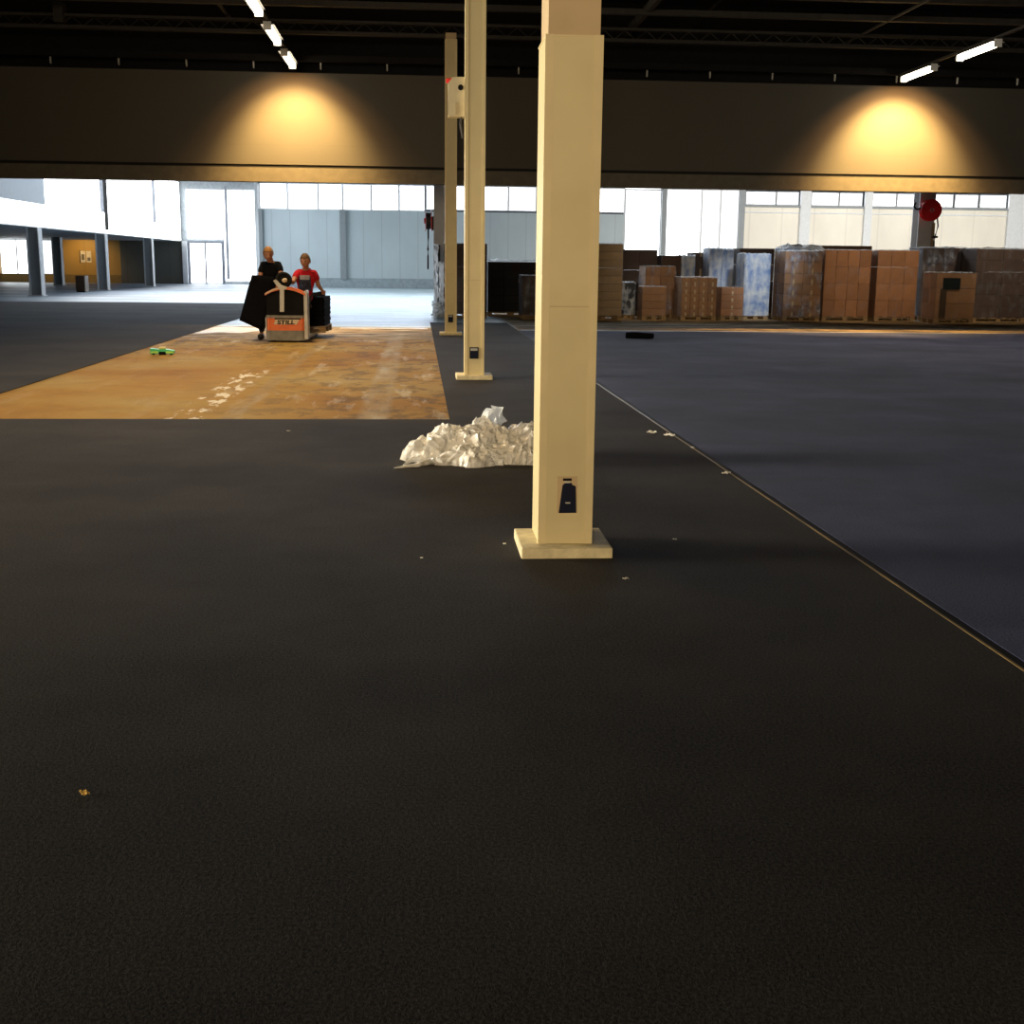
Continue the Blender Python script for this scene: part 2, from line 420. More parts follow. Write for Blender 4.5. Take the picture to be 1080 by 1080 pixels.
def window(x0, x1, z0, z1, y, mm='daylight', fr=.06):
    global n_win
    f = bmesh.new()
    prism(f, [(x0, z0), (x1, z0), (x1, z1), (x0, z1)], y-.02, y+.06)
    # frame as a ring
    f.free(); f = bmesh.new()
    o = [(x0, z0), (x1, z0), (x1, z1), (x0, z1)]; i = [(x0+fr, z0+fr), (x1-fr, z0+fr), (x1-fr, z1-fr), (x0+fr, z1-fr)]
    vs = [[f.verts.new((p[0], yy, p[1])) for p in q] for yy in (y-.03, y+.05) for q in (o, i)]
    for k in range(4):
        j = (k+1) % 4
        f.faces.new((vs[0][k], vs[0][j], vs[1][j], vs[1][k])); f.faces.new((vs[2][k], vs[2][j], vs[3][j], vs[3][k]))
        f.faces.new((vs[0][k], vs[0][j], vs[2][j], vs[2][k])); f.faces.new((vs[1][k], vs[1][j], vs[3][j], vs[3][k]))
    bmesh.ops.recalc_face_normals(f, faces=f.faces[:])
    w = struct('window_%d' % n_win, f, M['white_struct']); n_win += 1
    g = obj('pane', B(x0+fr*.6, x1-fr*.6, y, y+.03, z0+fr*.6, z1-fr*.6), M[mm], w)
    return w
x = -8.8
for wd in (1.55, 1.7, 1.35, 1.6, 1.55, 1.45): window(x, x+wd, 4.28, 5.72, YF+.1); x += wd
for x0, x1 in ((.45, 1.9), (1.9, 3.4), (3.4, 5.1), (5.1, 6.7), (6.7, 8.3), (8.3, 10), (10, 11.75)): window(x0, x1, 4.36, 5.72, YF+.1)
for x0, x1 in ((18.75, 20.5), (20.55, 21.85), (22.6, 24.2), (24.25, 25.6), (26.2, 27.6), (27.65, 28.9), (29.3, 31.0), (31.1, 32.5), (32.6, 34.2), (35.4, 37.2)): window(x0, x1, 4.92, 5.66, YF+.1)
window(14.15, 16.2, .9, 5.72, YF+.1); window(16.2, 17.3, .9, 5.72, YF+.1, 'daylight_soft'); window(17.3, 18.4, .9, 5.72, YF+.1, 'daylight_low')
struct('wall_back_sill', B(14, 18.4, YF, YF+.25, 0, .9), M['wall_grey'])
struct('trim_%d' % n_trim, B(13.85, 14.12, YF-.2, YF+.2, 0, 5.72), M['grey_struct']); n_trim += 1
# roller gate standing open to daylight
d = struct('door_1', B(11.78, 13.82, YF+.12, YF+.18, 0, 5.72), M['daylight'])
obj('door_frame', prism(bmesh.new(), [(11.70, 0), (11.82, 0), (11.82, 5.6), (13.80, 5.6), (13.80, 0), (13.88, 0), (13.88, 5.7), (11.70, 5.7)], YF+.04, YF+.2), M['white_struct'], d)
# far left corner: glazed entrance and the return wall
YG = 80
struct('wall_left_far', B(-9.05, -8.85, YF-.2, YG, 0, 6.7), M['white_struct'])
for i, (x0, x1) in enumerate(((-12.2, -10.9), (-10.9, -9.05))): window(x0, x1, .15, 5.8, YG, fr=.04)
window(-14.45, -12.2, 2.75, 5.8, YG, fr=.04)
dd = struct('door_2', prism(bmesh.new(), [(-14.44, 0), (-14.3, 0), (-14.3, 2.5), (-13.4, 2.5), (-13.4, 0), (-13.3, 0), (-13.3, 2.5), (-12.35, 2.5), (-12.35, 0), (-12.2, 0), (-12.2, 2.65), (-14.44, 2.65)], YG-.06, YG+.02), M['mullion'])
for x0, x1 in ((-14.3, -13.4), (-13.3, -12.35)):
    p = obj('pane', B(x0, x1, YG-.02, YG, .06, 2.5), M['daylight'], dd)
    hx = x1-.1 if x1 < -13.35 else x0+.1
    obj('handle', T([(hx, YG-.07, .9), (hx, YG-.07, 1.3)], .025), M['mullion'], dd)
for x, z0 in ((-11.95, .3), (-9.9, 2.0)): struct('trim_%d' % n_trim, B(x-.07, x+.07, YG-.25, YG-.08, z0, 6.0), M['mullion']); n_trim += 1
# mezzanine: slab, luminous office glazing above, walls below
struct('trim_%d' % n_trim, B(XL, -14.9, 44, YG, 2.62, 2.78), M['soffit']); n_trim += 1
def side_window(y0, y1, z0, z1, mm):
    global n_win
    w = struct('window_%d' % n_win, B(-14.9, -14.84, y0, y1, z0, z0+.05), M['white_struct']); n_win += 1
    obj('pane', B(-14.87, -14.83, y0+.02, y1-.02, z0+.05, z1), M[mm], w)
struct('wall_mezzanine', B(-14.9, -14.82, 44, 51.5, 3.55, 6.2), simple('pale grey board', (.56, .60, .64), .6, var=.03, obj=False))
side_window(44, 51.5, 2.62, 3.53, 'daylight')
for a, b in ((51.5, 57), (57, 60.9), (60.9, 66), (66, 71.6), (71.6, 75), (75, YG)): side_window(a, b, 2.62, 6.2, 'daylight')
for y, z0, z1, w, mm in ((60.2, 3.6, 6.2, .06, 'mullion'), (60.9, 2.8, 6.2, .07, 'channel'), (71.8, 3.5, 6.2, .06, 'mullion')):
    struct('trim_%d' % n_trim, B(-14.8, -14.66, y-w, y+w, z0, z1), M[mm]); n_trim += 1
struct('wall_under_mezzanine', B(-22.5, -18.6, YG-.1, YG+.1, 0, 2.62), M['wall_tan'])
struct('wall_under_mezzanine_shade', B(-18.6, -14.7, YG-.1, YG+.1, 0, 2.62), M['wall_shade'])
struct('trim_%d' % n_trim, B(-14.75, -14.45, YG-.3, YG+.1, 0, 2.62), M['white_struct']); n_trim += 1
struct('baseboard_mezzanine', B(-22.5, -18.6, YG-.18, YG-.1, 0, .5), simple('dark tan plinth', (.24, .17, .07), .5, obj=False))
struct('wall_left_sill', B(XL, -22.5, YG-.1, YG+.1, 0, .5), M['wall_tan'])
for x0, x1 in ((-25.9, -24.9), (-24.9, -23.8), (-23.8, -22.55)): window(x0, x1, .5, 2.6, YG-.1, 'daylight' if x0 < -24 else 'daylight_soft', .04)
struct('wall_left_back', B(XL-.2, XL, 46, 81, 0, 6.7), M['wall_tan'])
struct('wall_back_far', B(XL-.2, -8.85, YG+.2, YG+.4, 0, 6.7), M['soffit'])

# bulkhead over the opening between the two halls, with its bottom rail
struct('wall_bulkhead', B(XL, XR, 26, 26.25, 3.34, 5.12), M['bulkhead'])
struct('trim_%d' % n_trim, B(XL, XR, 26.03, 26.2, 3.27, 3.34), M['channel']); n_trim += 1
struct('trim_%d' % n_trim, B(XL, XR, 25.99, 26.3, 3.0, 3.28), M['bulkhead_lip']); n_trim += 1
struct('wall_bulkhead_top', B(XL, XR, 26.5, 26.6, 5.0, 6.7), M['deck'])
struct('trim_%d' % n_trim, B(XL, XR, 25.7, 25.85, 5.30, 5.42), M['deck']); n_trim += 1
hk = thing('curtain_hook', 'small pale steel hook in the row above the brown bulkhead', 'hook', (0, 25.88, 5.17), group='steel hooks along the top of the bulkhead')
obj('hook_bend', torus(bmesh.new(), (0, 0, .03), .02, .012, (1, 0, 0), 10, 6, (-PI*.2, PI*1.0)), M['hook'], hk)
obj('shank', B(-.014, .014, -.02, .012, .03, .155), M['hook'], hk)
hx = [-8.48, -7.17, -5.86, -4.55, -3.24, -1.92, -.6, 2.04, 3.35, 4.66, 5.96, 7.26, 8.57, 9.88, 11.17, 12.46]
hk.location = (hx[0], 25.88, 5.17)
for x in hx[1:]: dup(hk, (x, 25.88, 5.17))

# roof steel: lattice girder at the third column line, purlins, rods
def lattice(y, z0, z1, x0, x1, pitch=.42):
    struct('trim_%d' % globals()['n_trim'], B(x0, x1, y-.07, y+.07, z0, z0+.06), M['dark_metal']); globals()['n_trim'] += 1
    struct('trim_%d' % globals()['n_trim'], B(x0, x1, y-.07, y+.07, z1-.05, z1), M['dark_metal']); globals()['n_trim'] += 1
    bm = bmesh.new(); n = int((x1-x0)/pitch)
    for i in range(n):
        a = x0+i*pitch
        tube(bm, [(a, y, z0+.05), (a+pitch*.5, y, z1-.04)], .012, 5)
        tube(bm, [(a+pitch*.5, y, z1-.04), (a+pitch, y, z0+.05)], .012, 5)
    struct('trim_%d' % globals()['n_trim'], bm, M['dark_metal']); globals()['n_trim'] += 1
lattice(24.9, 5.66, 5.92, XL, XR)
lattice(21.6, 6.12, 6.5, XL, XR, .6)
for y, z in ((23.4, 5.88), (22.6, 6.05), (15.4, 5.7)):
    struct('trim_%d' % n_trim, B(XL, XR, y-.06, y+.06, z, z+.1), M['dark_metal']); n_trim += 1
for x, z, r in ((-9.5, 6.1, .03), (-3.6, 6.0, .04), (4.2, 6.0, .09), (5.5, 6.15, .025), (8.7, 5.9, .025), (15, 6.0, .05)):
    struct('trim_%d' % n_trim, T([(x, 2, z), (x, 25.8, z)], r, 6), M['dark_metal']); n_trim += 1
struct('trim_%d' % n_trim, B(-6.75, -6.58, 24.7, 25.0, 5.75, 6.1), M['dark_metal']); n_trim += 1

# ------------------------------------------------------------------ strip lights
def strip_light(loc, label, group):
    t = thing('strip_light', label, 'light', loc, group=group)
    obj('tube', T([(0, -.73, 0), (0, -.70, 0), (0, .70, 0), (0, .73, 0)], [.03, .062, .062, .03], 12), M['tube'], t)  # radius widened to stand in for the tube's glow
    h = bmesh.new(); prism(h, [(-.11, .02), (-.05, .075), (.05, .075), (.11, .02), (.085, .045), (-.085, .045)], -.76, .76)
    obj('housing', h, M['dark_metal'], t)
    obj('end_cap', B(-.066, .066, -.775, -.735, -.066, .066), M['white_struct'], t)
    obj('end_cap', B(-.066, .066, .735, .775, -.066, .066), M['white_struct'], t)
    return t
LZ = 5.2
GL, GR = 'strip lights in the row left of the columns', 'strip lights in the row right of the columns'
strip_light((-2.45, 24.85, LZ), 'lit strip light at the bulkhead end of the row over the bare floor', GL)
strip_light((-2.45, 22.25, LZ), 'middle one of three lit strip lights over the bare floor', GL)
strip_light((-2.45, 19.65, LZ), 'lit strip light cut by the top edge, over the bare floor', GL)
strip_light((9.9, 24.8, LZ), 'lit strip light over the right-hand carpet, nearer to the bulkhead', GR)
strip_light((9.9, 22.15, LZ), 'larger lit strip light over the right-hand carpet, away from the bulkhead', GR)
for x in (-2.45, 9.9):
    struct('trim_%d' % n_trim, B(x-.03, x+.03, 2, 25.7, LZ+.08, LZ+.12), M['dark_metal']); n_trim += 1

def lamp(kind, name, loc, energy, col, target=None, **kw):
    l = bpy.data.lights.new(name, kind); l.energy = energy; l.color = col
    for k, v in kw.items(): setattr(l, k, v)
    o = bpy.data.objects.new(name, l); link(o); o.location = loc
    if target is not None:
        o.rotation_euler = (Vector(target)-Vector(loc)).to_track_quat('-Z', 'Y').to_euler()
    return o
WARM = (1, .70, .36)
for y, e in ((24.8, 430), (22.2, 430), (19.6, 430), (17, 400), (14.4, 360), (11.8, 300), (9.2, 300), (6.5, 55)):
    lamp('SPOT', 'strip_lamp', (-2.45, y-.1, LZ-.06), e, WARM, (-2.45, y-.1, 0), spot_size=math.radians(126), spot_blend=.8, shadow_soft_size=.25)
for y, e in ((24.8, 330), (22.2, 230), (19.6, 150), (17, 100), (14.4, 75), (11.8, 45)):
    lamp('SPOT', 'strip_lamp', (9.9, y-.1, LZ-.06), e, (1, .76, .48), (9.9, y-.1, 0), spot_size=math.radians(126), spot_blend=.8, shadow_soft_size=.25)
# reflector ends washing the bulkhead
for x in (-2.45, 9.95):
    lamp('SPOT', 'bulkhead_lamp', (x, 24.45, 5.14), 2800, (1, .63, .20), (x, 26, 3.45), spot_size=math.radians(82), spot_blend=.75, shadow_soft_size=.03)
    lamp('SPOT', 'bulkhead_lamp', (x, 24.45, 5.14), 900, (1, .50, .17), (x, 26, 3.5), spot_size=math.radians(102), spot_blend=.8, shadow_soft_size=.03)
lamp('AREA', 'side_fill', (-23, 11, 2.3), 1250, (1, .88, .66), (.6, 10, 1.6), shape='RECTANGLE', size=9, size_y=1.8, spread=math.radians(60))  # unseen fill added to brighten the left sides of the columns
lamp('AREA', 'far_daylight', (0, 67, 6.15), 600, (.66, .80, 1), (0, 26, .5), shape='RECTANGLE', size=26, size_y=.8, spread=math.radians(70))  # added area light, hidden high up, boosting the far windows' daylight
lamp('SPOT', 'aisle_fill', (12.2, 28.4, 5.3), 600, (1, .80, .58), (12.2, 33, .9), spot_size=math.radians(50), spot_blend=1, shadow_soft_size=.3)  # unseen aisle fills added to brighten the pallet loads
lamp('SPOT', 'aisle_fill', (15.4, 28.4, 5.3), 600, (1, .80, .58), (15.4, 33, .9), spot_size=math.radians(44), spot_blend=1, shadow_soft_size=.3)
lamp('SPOT', 'aisle_fill', (.5, 28.6, 5.3), 700, (.9, .95, 1), (.42, 32.7, .9), spot_size=math.radians(15), spot_blend=1, shadow_soft_size=.1)  # unseen cool fill added to whiten the torn film
lamp('SPOT', 'aisle_fill', (6.6, 28.4, 5.3), 420, (1, .82, .62), (6.8, 33, .7), spot_size=math.radians(50), spot_blend=1, shadow_soft_size=.3)
lamp('SPOT', 'aisle_fill', (9.2, 28.2, 5.2), 1300, (.84, .93, 1), (9.15, 33, 1.2), spot_size=math.radians(28), spot_blend=1, shadow_soft_size=.3)  # unseen cool fill added for the film-wrapped loads
# unseen fill added behind the camera to light the column fronts
lamp('AREA', 'front_fill', (-3, -11, 2.3), 185, (1, .76, .46), (0.7, 10, 2.0), shape='RECTANGLE', size=6, size_y=2.5, spread=math.radians(60))
# unseen area lights added to strengthen daylight in the far hall
lamp('AREA', 'overhead_fill', (2, 52, 6.5), 1700, (.86, .94, 1), (2, 52, 0), shape='RECTANGLE', size=26, size_y=26)
lamp('AREA', 'overhead_fill', (27, 50, 6.2), 2700, (1, .97, .91), (28, 71, 3.2), shape='RECTANGLE', size=24, size_y=2, spread=math.radians(110))
lamp('AREA', 'side_light', (-13, 60, 4.6), 1100, (.88, .95, 1), (0, 55, 0), shape='RECTANGLE', size=20, size_y=2.6)
lamp('SPOT', 'mezzanine_lamp', (-20.8, 77.9, 2.55), 150, (1, .60, .18), (-20.8, 80, .9), spot_size=math.radians(120), spot_blend=.8)

lamp('AREA', 'overhead_fill', (9, 41, 6.2), 550, (.86, .94, 1), (9, 34.5, 1.5), shape='RECTANGLE', size=18, size_y=1.5)  # unseen fill added to light the tops of the loads
# ------------------------------------------------------------------ columns
def column(x, y, label, socket_open=False, socket_z=(.24, .40), sx=.665, sw=.095, clad=2.42, with_socket=True, group=None, hw=.129):
    t = thing('column', label, 'column', (x, y, 0), group=group)
    a = hw-.01; c = hw; D0, D1 = -.18, .17
    obj('shaft', B(-a, a, D0+.012, D1-.012, .05, 5.72), M['cream_top'], t)
    f = bmesh.new(); box(f, -c, c, D0, D1, .055, clad, .004)
    obj('cladding', f, M['cream'], t)
    for s in (-1, 1):
        f = prism(bmesh.new(), [(s*(c+.004), D0-.004), (s*(c-.034), D0-.004), (s*(c-.034), D0+.001), (s*(c-.001), D0+.001), (s*(c-.001), D0+.034), (s*(c+.004), D0+.034)], .056, clad+.004, 'z')
        obj('corner_trim', f, M['cream_edge'], t)
    obj('cladding_joint', B(-c+.036, c-.036, D0-.0015, D0+.002, 1.205, 1.211), M['cream_top'], t)
    obj('cladding_rim', B(-c-.003, c+.003, D0-.003, D1+.003, clad-.006, clad+.002), M['cream_edge'], t)
    p = bmesh.new(); box(p, -.222, .222, -.285, .182, .0, .06, .006)
    obj('base_plate', p, M['plate'], t)
    if with_socket:
        z0, z1 = socket_z; x0 = sx-x; x1 = x0+sw
        if socket_open:
            fr = obj('socket', B(x0-.006, x1+.006, D0-.006, D0+.002, z0-.004, z1+.016), M['cream_top'], t)
            fl = prism(bmesh.new(), [(x0+.002, z0), (x1+.001, z0+.001), (x1-.004, z1-.03), (x1-.022, z1-.022), (x1-.024, z1-.014), (x0+.028, z1-.016), (x0+.018, z1-.026)], D0-.022, D0-.005)
            f2 = obj('socket_flap', fl, M['socket_flap'], fr)
            obj('socket_slot', B(x0+.02, x1-.022, D0-.009, D0-.004, z1-.004, z1+.008), M['black'], fr)
            obj('latch', B(x0+.032, x0+.056, D0-.025, D0-.02, z0+.048, z0+.054), M['chrome'], fr)
            obj('hinge_pin', B(x0+.028, x1-.03, D0-.014, D0-.006, z1-.014, z1-.006), M['chrome'], fr)
        else:
            fr = obj('socket', B(x0, x1, D0-.012, D0+.002, z0, z1), M['socket_dark'], t)
            obj('socket_cover', B(x0+.012, x1-.012, D0-.016, D0-.01, z0+.015, z1-.05), M['socket_flap'], fr)
            obj('socket_lid', B(x0+.012, x1-.012, D0-.017, D0-.01, z1-.042, z1-.012), M['grey_metal'], fr)
    return t
column(.712, 6.0, 'large cream steel column in front, with an open dark blue socket near its base', True, (.217, .378), .676, .085)
column(.685, 15.31, 'second cream steel column, with a junction box high on its side', False, (.26, .40), .625, .11, 5.6, hw=.117)
column(.645, 24.85, 'third cream steel column, thinnest of the three in line', False, (.26, .41), .59, .10, 5.6, hw=.113)
# bare grey column beyond the bulkhead, carrying a hose reel
def grey_column(x, y, w, label, cat='column'):
    t = thing('steel_column', label, cat, (x, y, 0))
    obj('web', B(-w*.1, w*.1, -w+.02, w-.02, 0, 5.7), M['grey_struct'], t)
    obj('flange', B(-w, w, -w, -w+.03, 0, 5.7), M['col_grey'], t)
    obj('flange', B(-w, w, w-.03, w, 0, 5.7), M['col_grey'], t)
    obj('base_plate', B(-w-.08, w+.08, -w-.08, w+.08, 0, .04), M['grey_struct'], t)
    return t
M['col_grey'] = simple('pale grey column paint', (.66, .66, .68), .5, var=.05)
grey_column(.62, 34.5, .19, 'grey steel column behind the third cream column, beyond the bulkhead')
grey_column(14.86, 36.05, .24, 'grey steel column with a big red hose reel, behind the pallets')
def mezz_column(x, y, label, w=.24):
    t = thing('steel_column', label, 'column', (x, y, 0), group='white columns under the mezzanine')
    obj('flange', B(-w, -w+.03, -w, w, 0, 2.62), M['white_struct'], t)
    obj('flange', B(w-.03, w, -w, w, 0, 2.62), M['white_struct'], t)
    obj('web', B(-w+.03, w-.03, -.03, .03, 0, 2.62), M['grey_struct'], t)
    obj('base_plate', B(-w-.06, w+.06, -w-.06, w+.06, 0, .03), M['white_struct'], t)
mezz_column(-14.95, 50.2, 'white steel column under the near end of the mezzanine edge')
mezz_column(-14.95, 60.6, 'white steel column beside the small brown cabinet, under the mezzanine edge')
mezz_column(-14.95, 70.9, 'white steel column near the glass entrance, under the mezzanine edge')
mezz_column(-19.9, 70.9, 'white steel column standing back beneath the mezzanine, by the tan wall')

# junction box on the second column
t = thing('junction_box', 'beige electrical box high on the side of the second cream column', 'box', (.452, 15.3, 3.08))
f = prism(bmesh.new(), [(-.085, .04), (.108, .04), (.108, .49), (-.03, .49), (-.085, .42)], -.09, .09)
obj('enclosure', f, M['beige_box'], t)
obj('lower_cover', B(-.09, .0, -.105, -.09, .05, .2), M['beige_box'], t)
obj('round_cap', disc(bmesh.new(), (.06, -.1, .37), .032, .03), M['black'], t)
obj('alarm_lamp', B(-.11, -.035, -.05, .05, .43, .48, bev=.012), M['red'], t)
obj('cable', T([(.07, -.03, .04), (.06, -.04, -.04), (.075, -.04, -.12), (.09, -.03, -.2)], .014), M['hose'], t)
# hose reels
def hose_reel(loc, rz, label, R=.31):
    t = thing('hose_reel', label, 'hose reel', loc, rz)
    for y in (-.09, .07):
        obj('disc', disc(bmesh.new(), (0, y, 0), R, .02), M['red'], t)
    obj('drum', disc(bmesh.new(), (0, -.01, 0), R*.8, .13), M['hose'], t)
    h = obj('hub', disc(bmesh.new(), (0, -.115, 0), .075, .03), M['red'], t)
    obj('hub_ring', torus(bmesh.new(), (0, -.13, 0), .05, .012, (0, 1, 0), 20, 6), M['chrome'], h)
    obj('bracket', B(-.05, .05, .08, .2, -.25, .12), M['hose'], t)
    obj('hanging_hose', T([(R*.7, -.02, -R*.6), (R*.85, -.02, -.45), (R*.62, -.03, -.75), (R*.58, -.03, -.95), (R*.66, -.03, -1.3)], .024), M['hose'], t)
    obj('nozzle', T([(R*.35, -.03, -.77), (R*.86, -.03, -.755)], .03), M['hose'], t)
    return t
hr = hose_reel((14.86, 35.6, 3.08), 0, 'big red hose reel on a grey column above the pallets')
obj('guide_arm', torus(bmesh.new(), (-.38, 0, .12), .1, .03, (0, 1, 0), 16, 6, (0, PI*1.3)), M['hose'], hr)
hose_reel((.30, 34.5, 2.55), -PI/2, 'dark red hose reel seen edge-on beside the grey column', .28)
p = thing('standpipe', 'tan water pipe rising to the red hose reel', 'pipe', (15.02, 35.66, 0))
obj('pipe_run', T([(0, 0, 0), (0, 0, 2.72)], .05), simple('tan pipe', (.36, .24, .10), .5), p)
obj('pipe_clip', torus(bmesh.new(), (0, 0, 2.4), .055, .012, (0, 0, 1), 14, 6), M['grey_metal'], p)

# ------------------------------------------------------------------ pallet loads
def pallet_mesh(w, d):
    bm = bmesh.new()
    n = max(3, int(w/.22))
    for i in range(3):
        y = [0.0, d/2-.05, d-.10][i]
        box(bm, 0, w, y, y+.10, .085, .105)
        for j in range(3):
            x = [0, w/2-.06, w-.12][j]; box(bm, x, x+.12, y, y+.10, .02, .09)
        box(bm, 0, w, y, y+.10, .0, .022)
    for i in range(n):
        x = i*(w-.12)/(n-1); box(bm, x, x+.12, 0, d, .10, .122)
    return bm
def ragged_shell(w, d, z0, z1, seed, amp=.012, tops=True, front_only=None):
    """film wrapped round a stack: four wavy sides, its hem and top edge uneven"""
    bm = bmesh.new(); rng = random.Random(seed)
    g = .012; nx = 8; nz = 10
    per = []
    for i in range(nx): per.append((-g+(w+2*g)*i/nx, -g))
    for i in range(nx): per.append((w+g, -g+(d+2*g)*i/nx))
    for i in range(nx): per.append((w+g-(w+2*g)*i/nx, d+g))
    for i in range(nx): per.append((-g, d+g-(d+2*g)*i/nx))
    if front_only == 'left': per = per[3*nx:]+[per[0]]
    ring = []
    for k in range(nz+1):
        row = []
        for i, (x, y) in enumerate(per):
            e = rng.uniform(-.035, .03) if k == nz else 0
            z = z0+(z1-z0)*k/nz+e
            q = noise.noise(Vector((x*3+seed, y*3, z*4)))*amp
            ox = (-1 if x < w*.02 else 1 if x > w*.98 else 0)*abs(q); oy = (-1 if y < d*.02 else 1 if y > d*.98 else 0)*abs(q)
            row.append(bm.verts.new((x+ox, y+oy, z)))
        ring.append(row)
    n = len(per); last = n if front_only is None else n-1
    for a, b in zip(ring, ring[1:]):
        for i in range(last): bm.faces.new((a[i], a[(i+1) % n], b[(i+1) % n], b[i]))
    return bm
GP = 'wrapped pallet loads of cartons'
def load(x0, x1, y, top, label, cols, rows, card='card', d=1.0, film='film', deep=2, tape=True, sheet=None, rz=0, seed=1, base=.122, name='pallet_load', top_film=None, pallet=True):
    t = thing(name, label, 'pallet', (x0, y, 0), rz)
    w = x1-x0
    if pallet: obj('pallet', pallet_mesh(w, d), M['wood'], t)
    else: base = 0
    cw, ch, cd = w/cols, (top-base)/rows, d/deep
    f = B(.003, cw-.003, .003, cd-.003, .002, ch-.002, bev=.006)
    if tape:
        box(f, cw*.5-.025, cw*.5+.025, .0005, .004, .004, ch*.45, 0, 1)
        box(f, cw*.5-.025, cw*.5+.025, .0005, .004, ch*.86, ch-.004, 0, 1)
    c0 = obj('carton', f, [M[card], M['tape']], t)
    first = True; rng = random.Random(seed)
    for k in range(rows):
        for i in range(cols):
            for j in range(deep):
                c = c0 if first else link(c0.copy())
                first = False
                c.parent = t
                c.location = (i*cw, j*cd+rng.uniform(0, .008), base+k*ch)
    if film: obj('stretch_film', ragged_shell(w, d, .105 if pallet else .01, top+.02, seed), M[film], t, True)
    if top_film:
        bm = bmesh.new(); n = 14
        vs = [[bm.verts.new((w*i/n*1.02-.01*w, d*j/n, top+.012+abs(noise.noise(Vector((i*.45+seed, j*.45, 1))))*top_film)) for j in range(n+1)] for i in range(n+1)]
        for i in range(n):
            for j in range(n): bm.faces.new((vs[i][j], vs[i+1][j], vs[i+1][j+1], vs[i][j+1]))
        obj('top_sheet', bm, M['film_white'], t, True)  # white film, added thin on many loads to paint in backlit rims
    return t

load(.68, 1.82, 33.0, 1.93, 'tall brown carton pallet half hidden behind the two thinner cream columns', 2, 6, 'card_dark', tape=False, seed=3, top_film=.03)
t = thing('film_wrap', 'torn white film hanging at the end of the carton pallet behind the third column', 'plastic film', (.42, 32.7, 0))
def curtain(w, z1, seed, ny=22, nx=10, curl=.05):
    bm = bmesh.new()
    vs = [[bm.verts.new((w*i/nx+noise.noise(Vector((i*.7, j*.5, seed)))*curl, noise.noise(Vector((i*.9+9, j*.35, seed)))*curl*2, max(.02, z1*j/ny+noise.noise(Vector((i*.6, j*.6, seed+4)))*.03))) for j in range(ny+1)] for i in range(nx+1)]
    for i in range(nx):
        for j in range(ny): bm.faces.new((vs[i][j], vs[i+1][j], vs[i+1][j+1], vs[i][j+1]))
    return bm
obj('film_fold', curtain(.10, 1.9, 1), M['film_opaque'], t, True)
o = obj('film_fold', curtain(.13, 1.45, 2), M['film_opaque'], t, True); o.location = (.12, -.08, 0)
o = obj('film_fold', curtain(.26, .45, 6, curl=.09), M['film_opaque'], t, True); o.location = (-.05, -.2, 0)
o = obj('board_edge', B(.09, .16, .06, .7, .02, 1.88), M['card_black'], t)
load(1.9, 3.22, 34.0, 1.47, 'wide black pallet stack with pale film on top, beside the big column', 3, 6, 'card_black', tape=False, film=None, seed=4, top_film=.12)
load(2.68, 3.45, 32.1, 1.12, 'low brown carton pallet just left of the big cream column', 2, 2, 'card_dark', film='film_side', tape=False, seed=5, top_film=.02)
load(4.3, 5.27, 31.9, 1.95, 'tall tan carton pallet just right of the big cream column', 1, 9, 'card_tan', tape=False, seed=6, top_film=.015)
load(5.84, 6.86, 35.5, 1.86, 'dark carton pallet tall behind the low ones, under the bright gate', 2, 3, 'card_dark', tape=False, film='film', seed=7)
load(6.20, 7.04, 33.7, 1.39, 'brown carton pallet showing above the smallest low load', 2, 5, 'card', tape=False, film='film_side', seed=8, top_film=.02)
load(5.86, 6.50, 32.2, .86, 'small low carton pallet, first right of the tall tan one', 1, 4, 'card', d=.7, film='film', tape=False, seed=9, top_film=.03)
load(5.32, 5.80, 33.0, .95, 'low film-shrouded pallet squeezed beside the tall tan load', 2, 2, 'card_black', d=.8, film='film_stripe', tape=False, seed=10, top_film=.06)
load(6.90, 7.45, 35.0, 1.70, 'dark violet-brown carton stack behind, left of the pale wrapped one', 1, 3, 'card_dark', tape=False, film=None, seed=11, top_film=.03)
load(7.48, 7.84, 35.0, 1.70, 'narrow pale film-wrapped stack between two dark stacks', 1, 3, 'card', film='film_heavy', tape=False, d=.8, seed=12)
load(7.88, 8.36, 35.45, 1.80, 'dark glossy carton stack behind, beside the tall pale film loads', 1, 2, 'card_dark', tape=True, film='film', d=.8, seed=13)
load(6.92, 7.86, 32.3, 1.11, 'low square carton pallet with rows of shiny tape, mid row', 4, 5, 'card', film='film', seed=14, top_film=.05)
load(8.04, 8.64, 32.5, .87, 'small low carton pallet bound in glinting film, next to the blue-white loads', 1, 4, 'card_red', film='film', d=.7, seed=15)
load(8.16, 8.50, 34.5, 1.90, 'narrow pale film-covered load behind the small glinting one', 1, 4, 'card', film='film_heavy', tape=False, d=.8, seed=16)
load(8.55, 8.84, 34.6, 1.88, 'second narrow pale film-covered load, beside the brown-topped one', 1, 4, 'card', film='film_heavy', tape=False, d=.8, seed=17)
load(8.78, 9.46, 33.0, 1.75, 'blue-white film-wrapped load with no cartons showing', 2, 4, 'card', film='film_heavy', tape=False, d=.9, seed=18)
load(9.0, 10.0, 34.5, 1.92, 'brown-topped carton pallet rising behind the blue-white load', 2, 4, 'card_dark', tape=False, film=None, seed=19)
load(9.66, 10.66, 32.3, 1.82, 'brown carton pallet in two columns with a blue-white film side', 2, 6, 'card', film='film_side', tape=True, seed=20, top_film=.06)
load(10.05, 11.1, 33.6, 1.92, 'load behind with white rumpled film on top', 2, 4, 'card_dark', film='film_heavy', tape=False, seed=21, top_film=.18)
load(11.3, 12.95, 34.9, 2.03, 'wide dark carton pallet peeping over the reddish four-column load', 3, 5, 'card_dark', film=None, tape=False, seed=22)
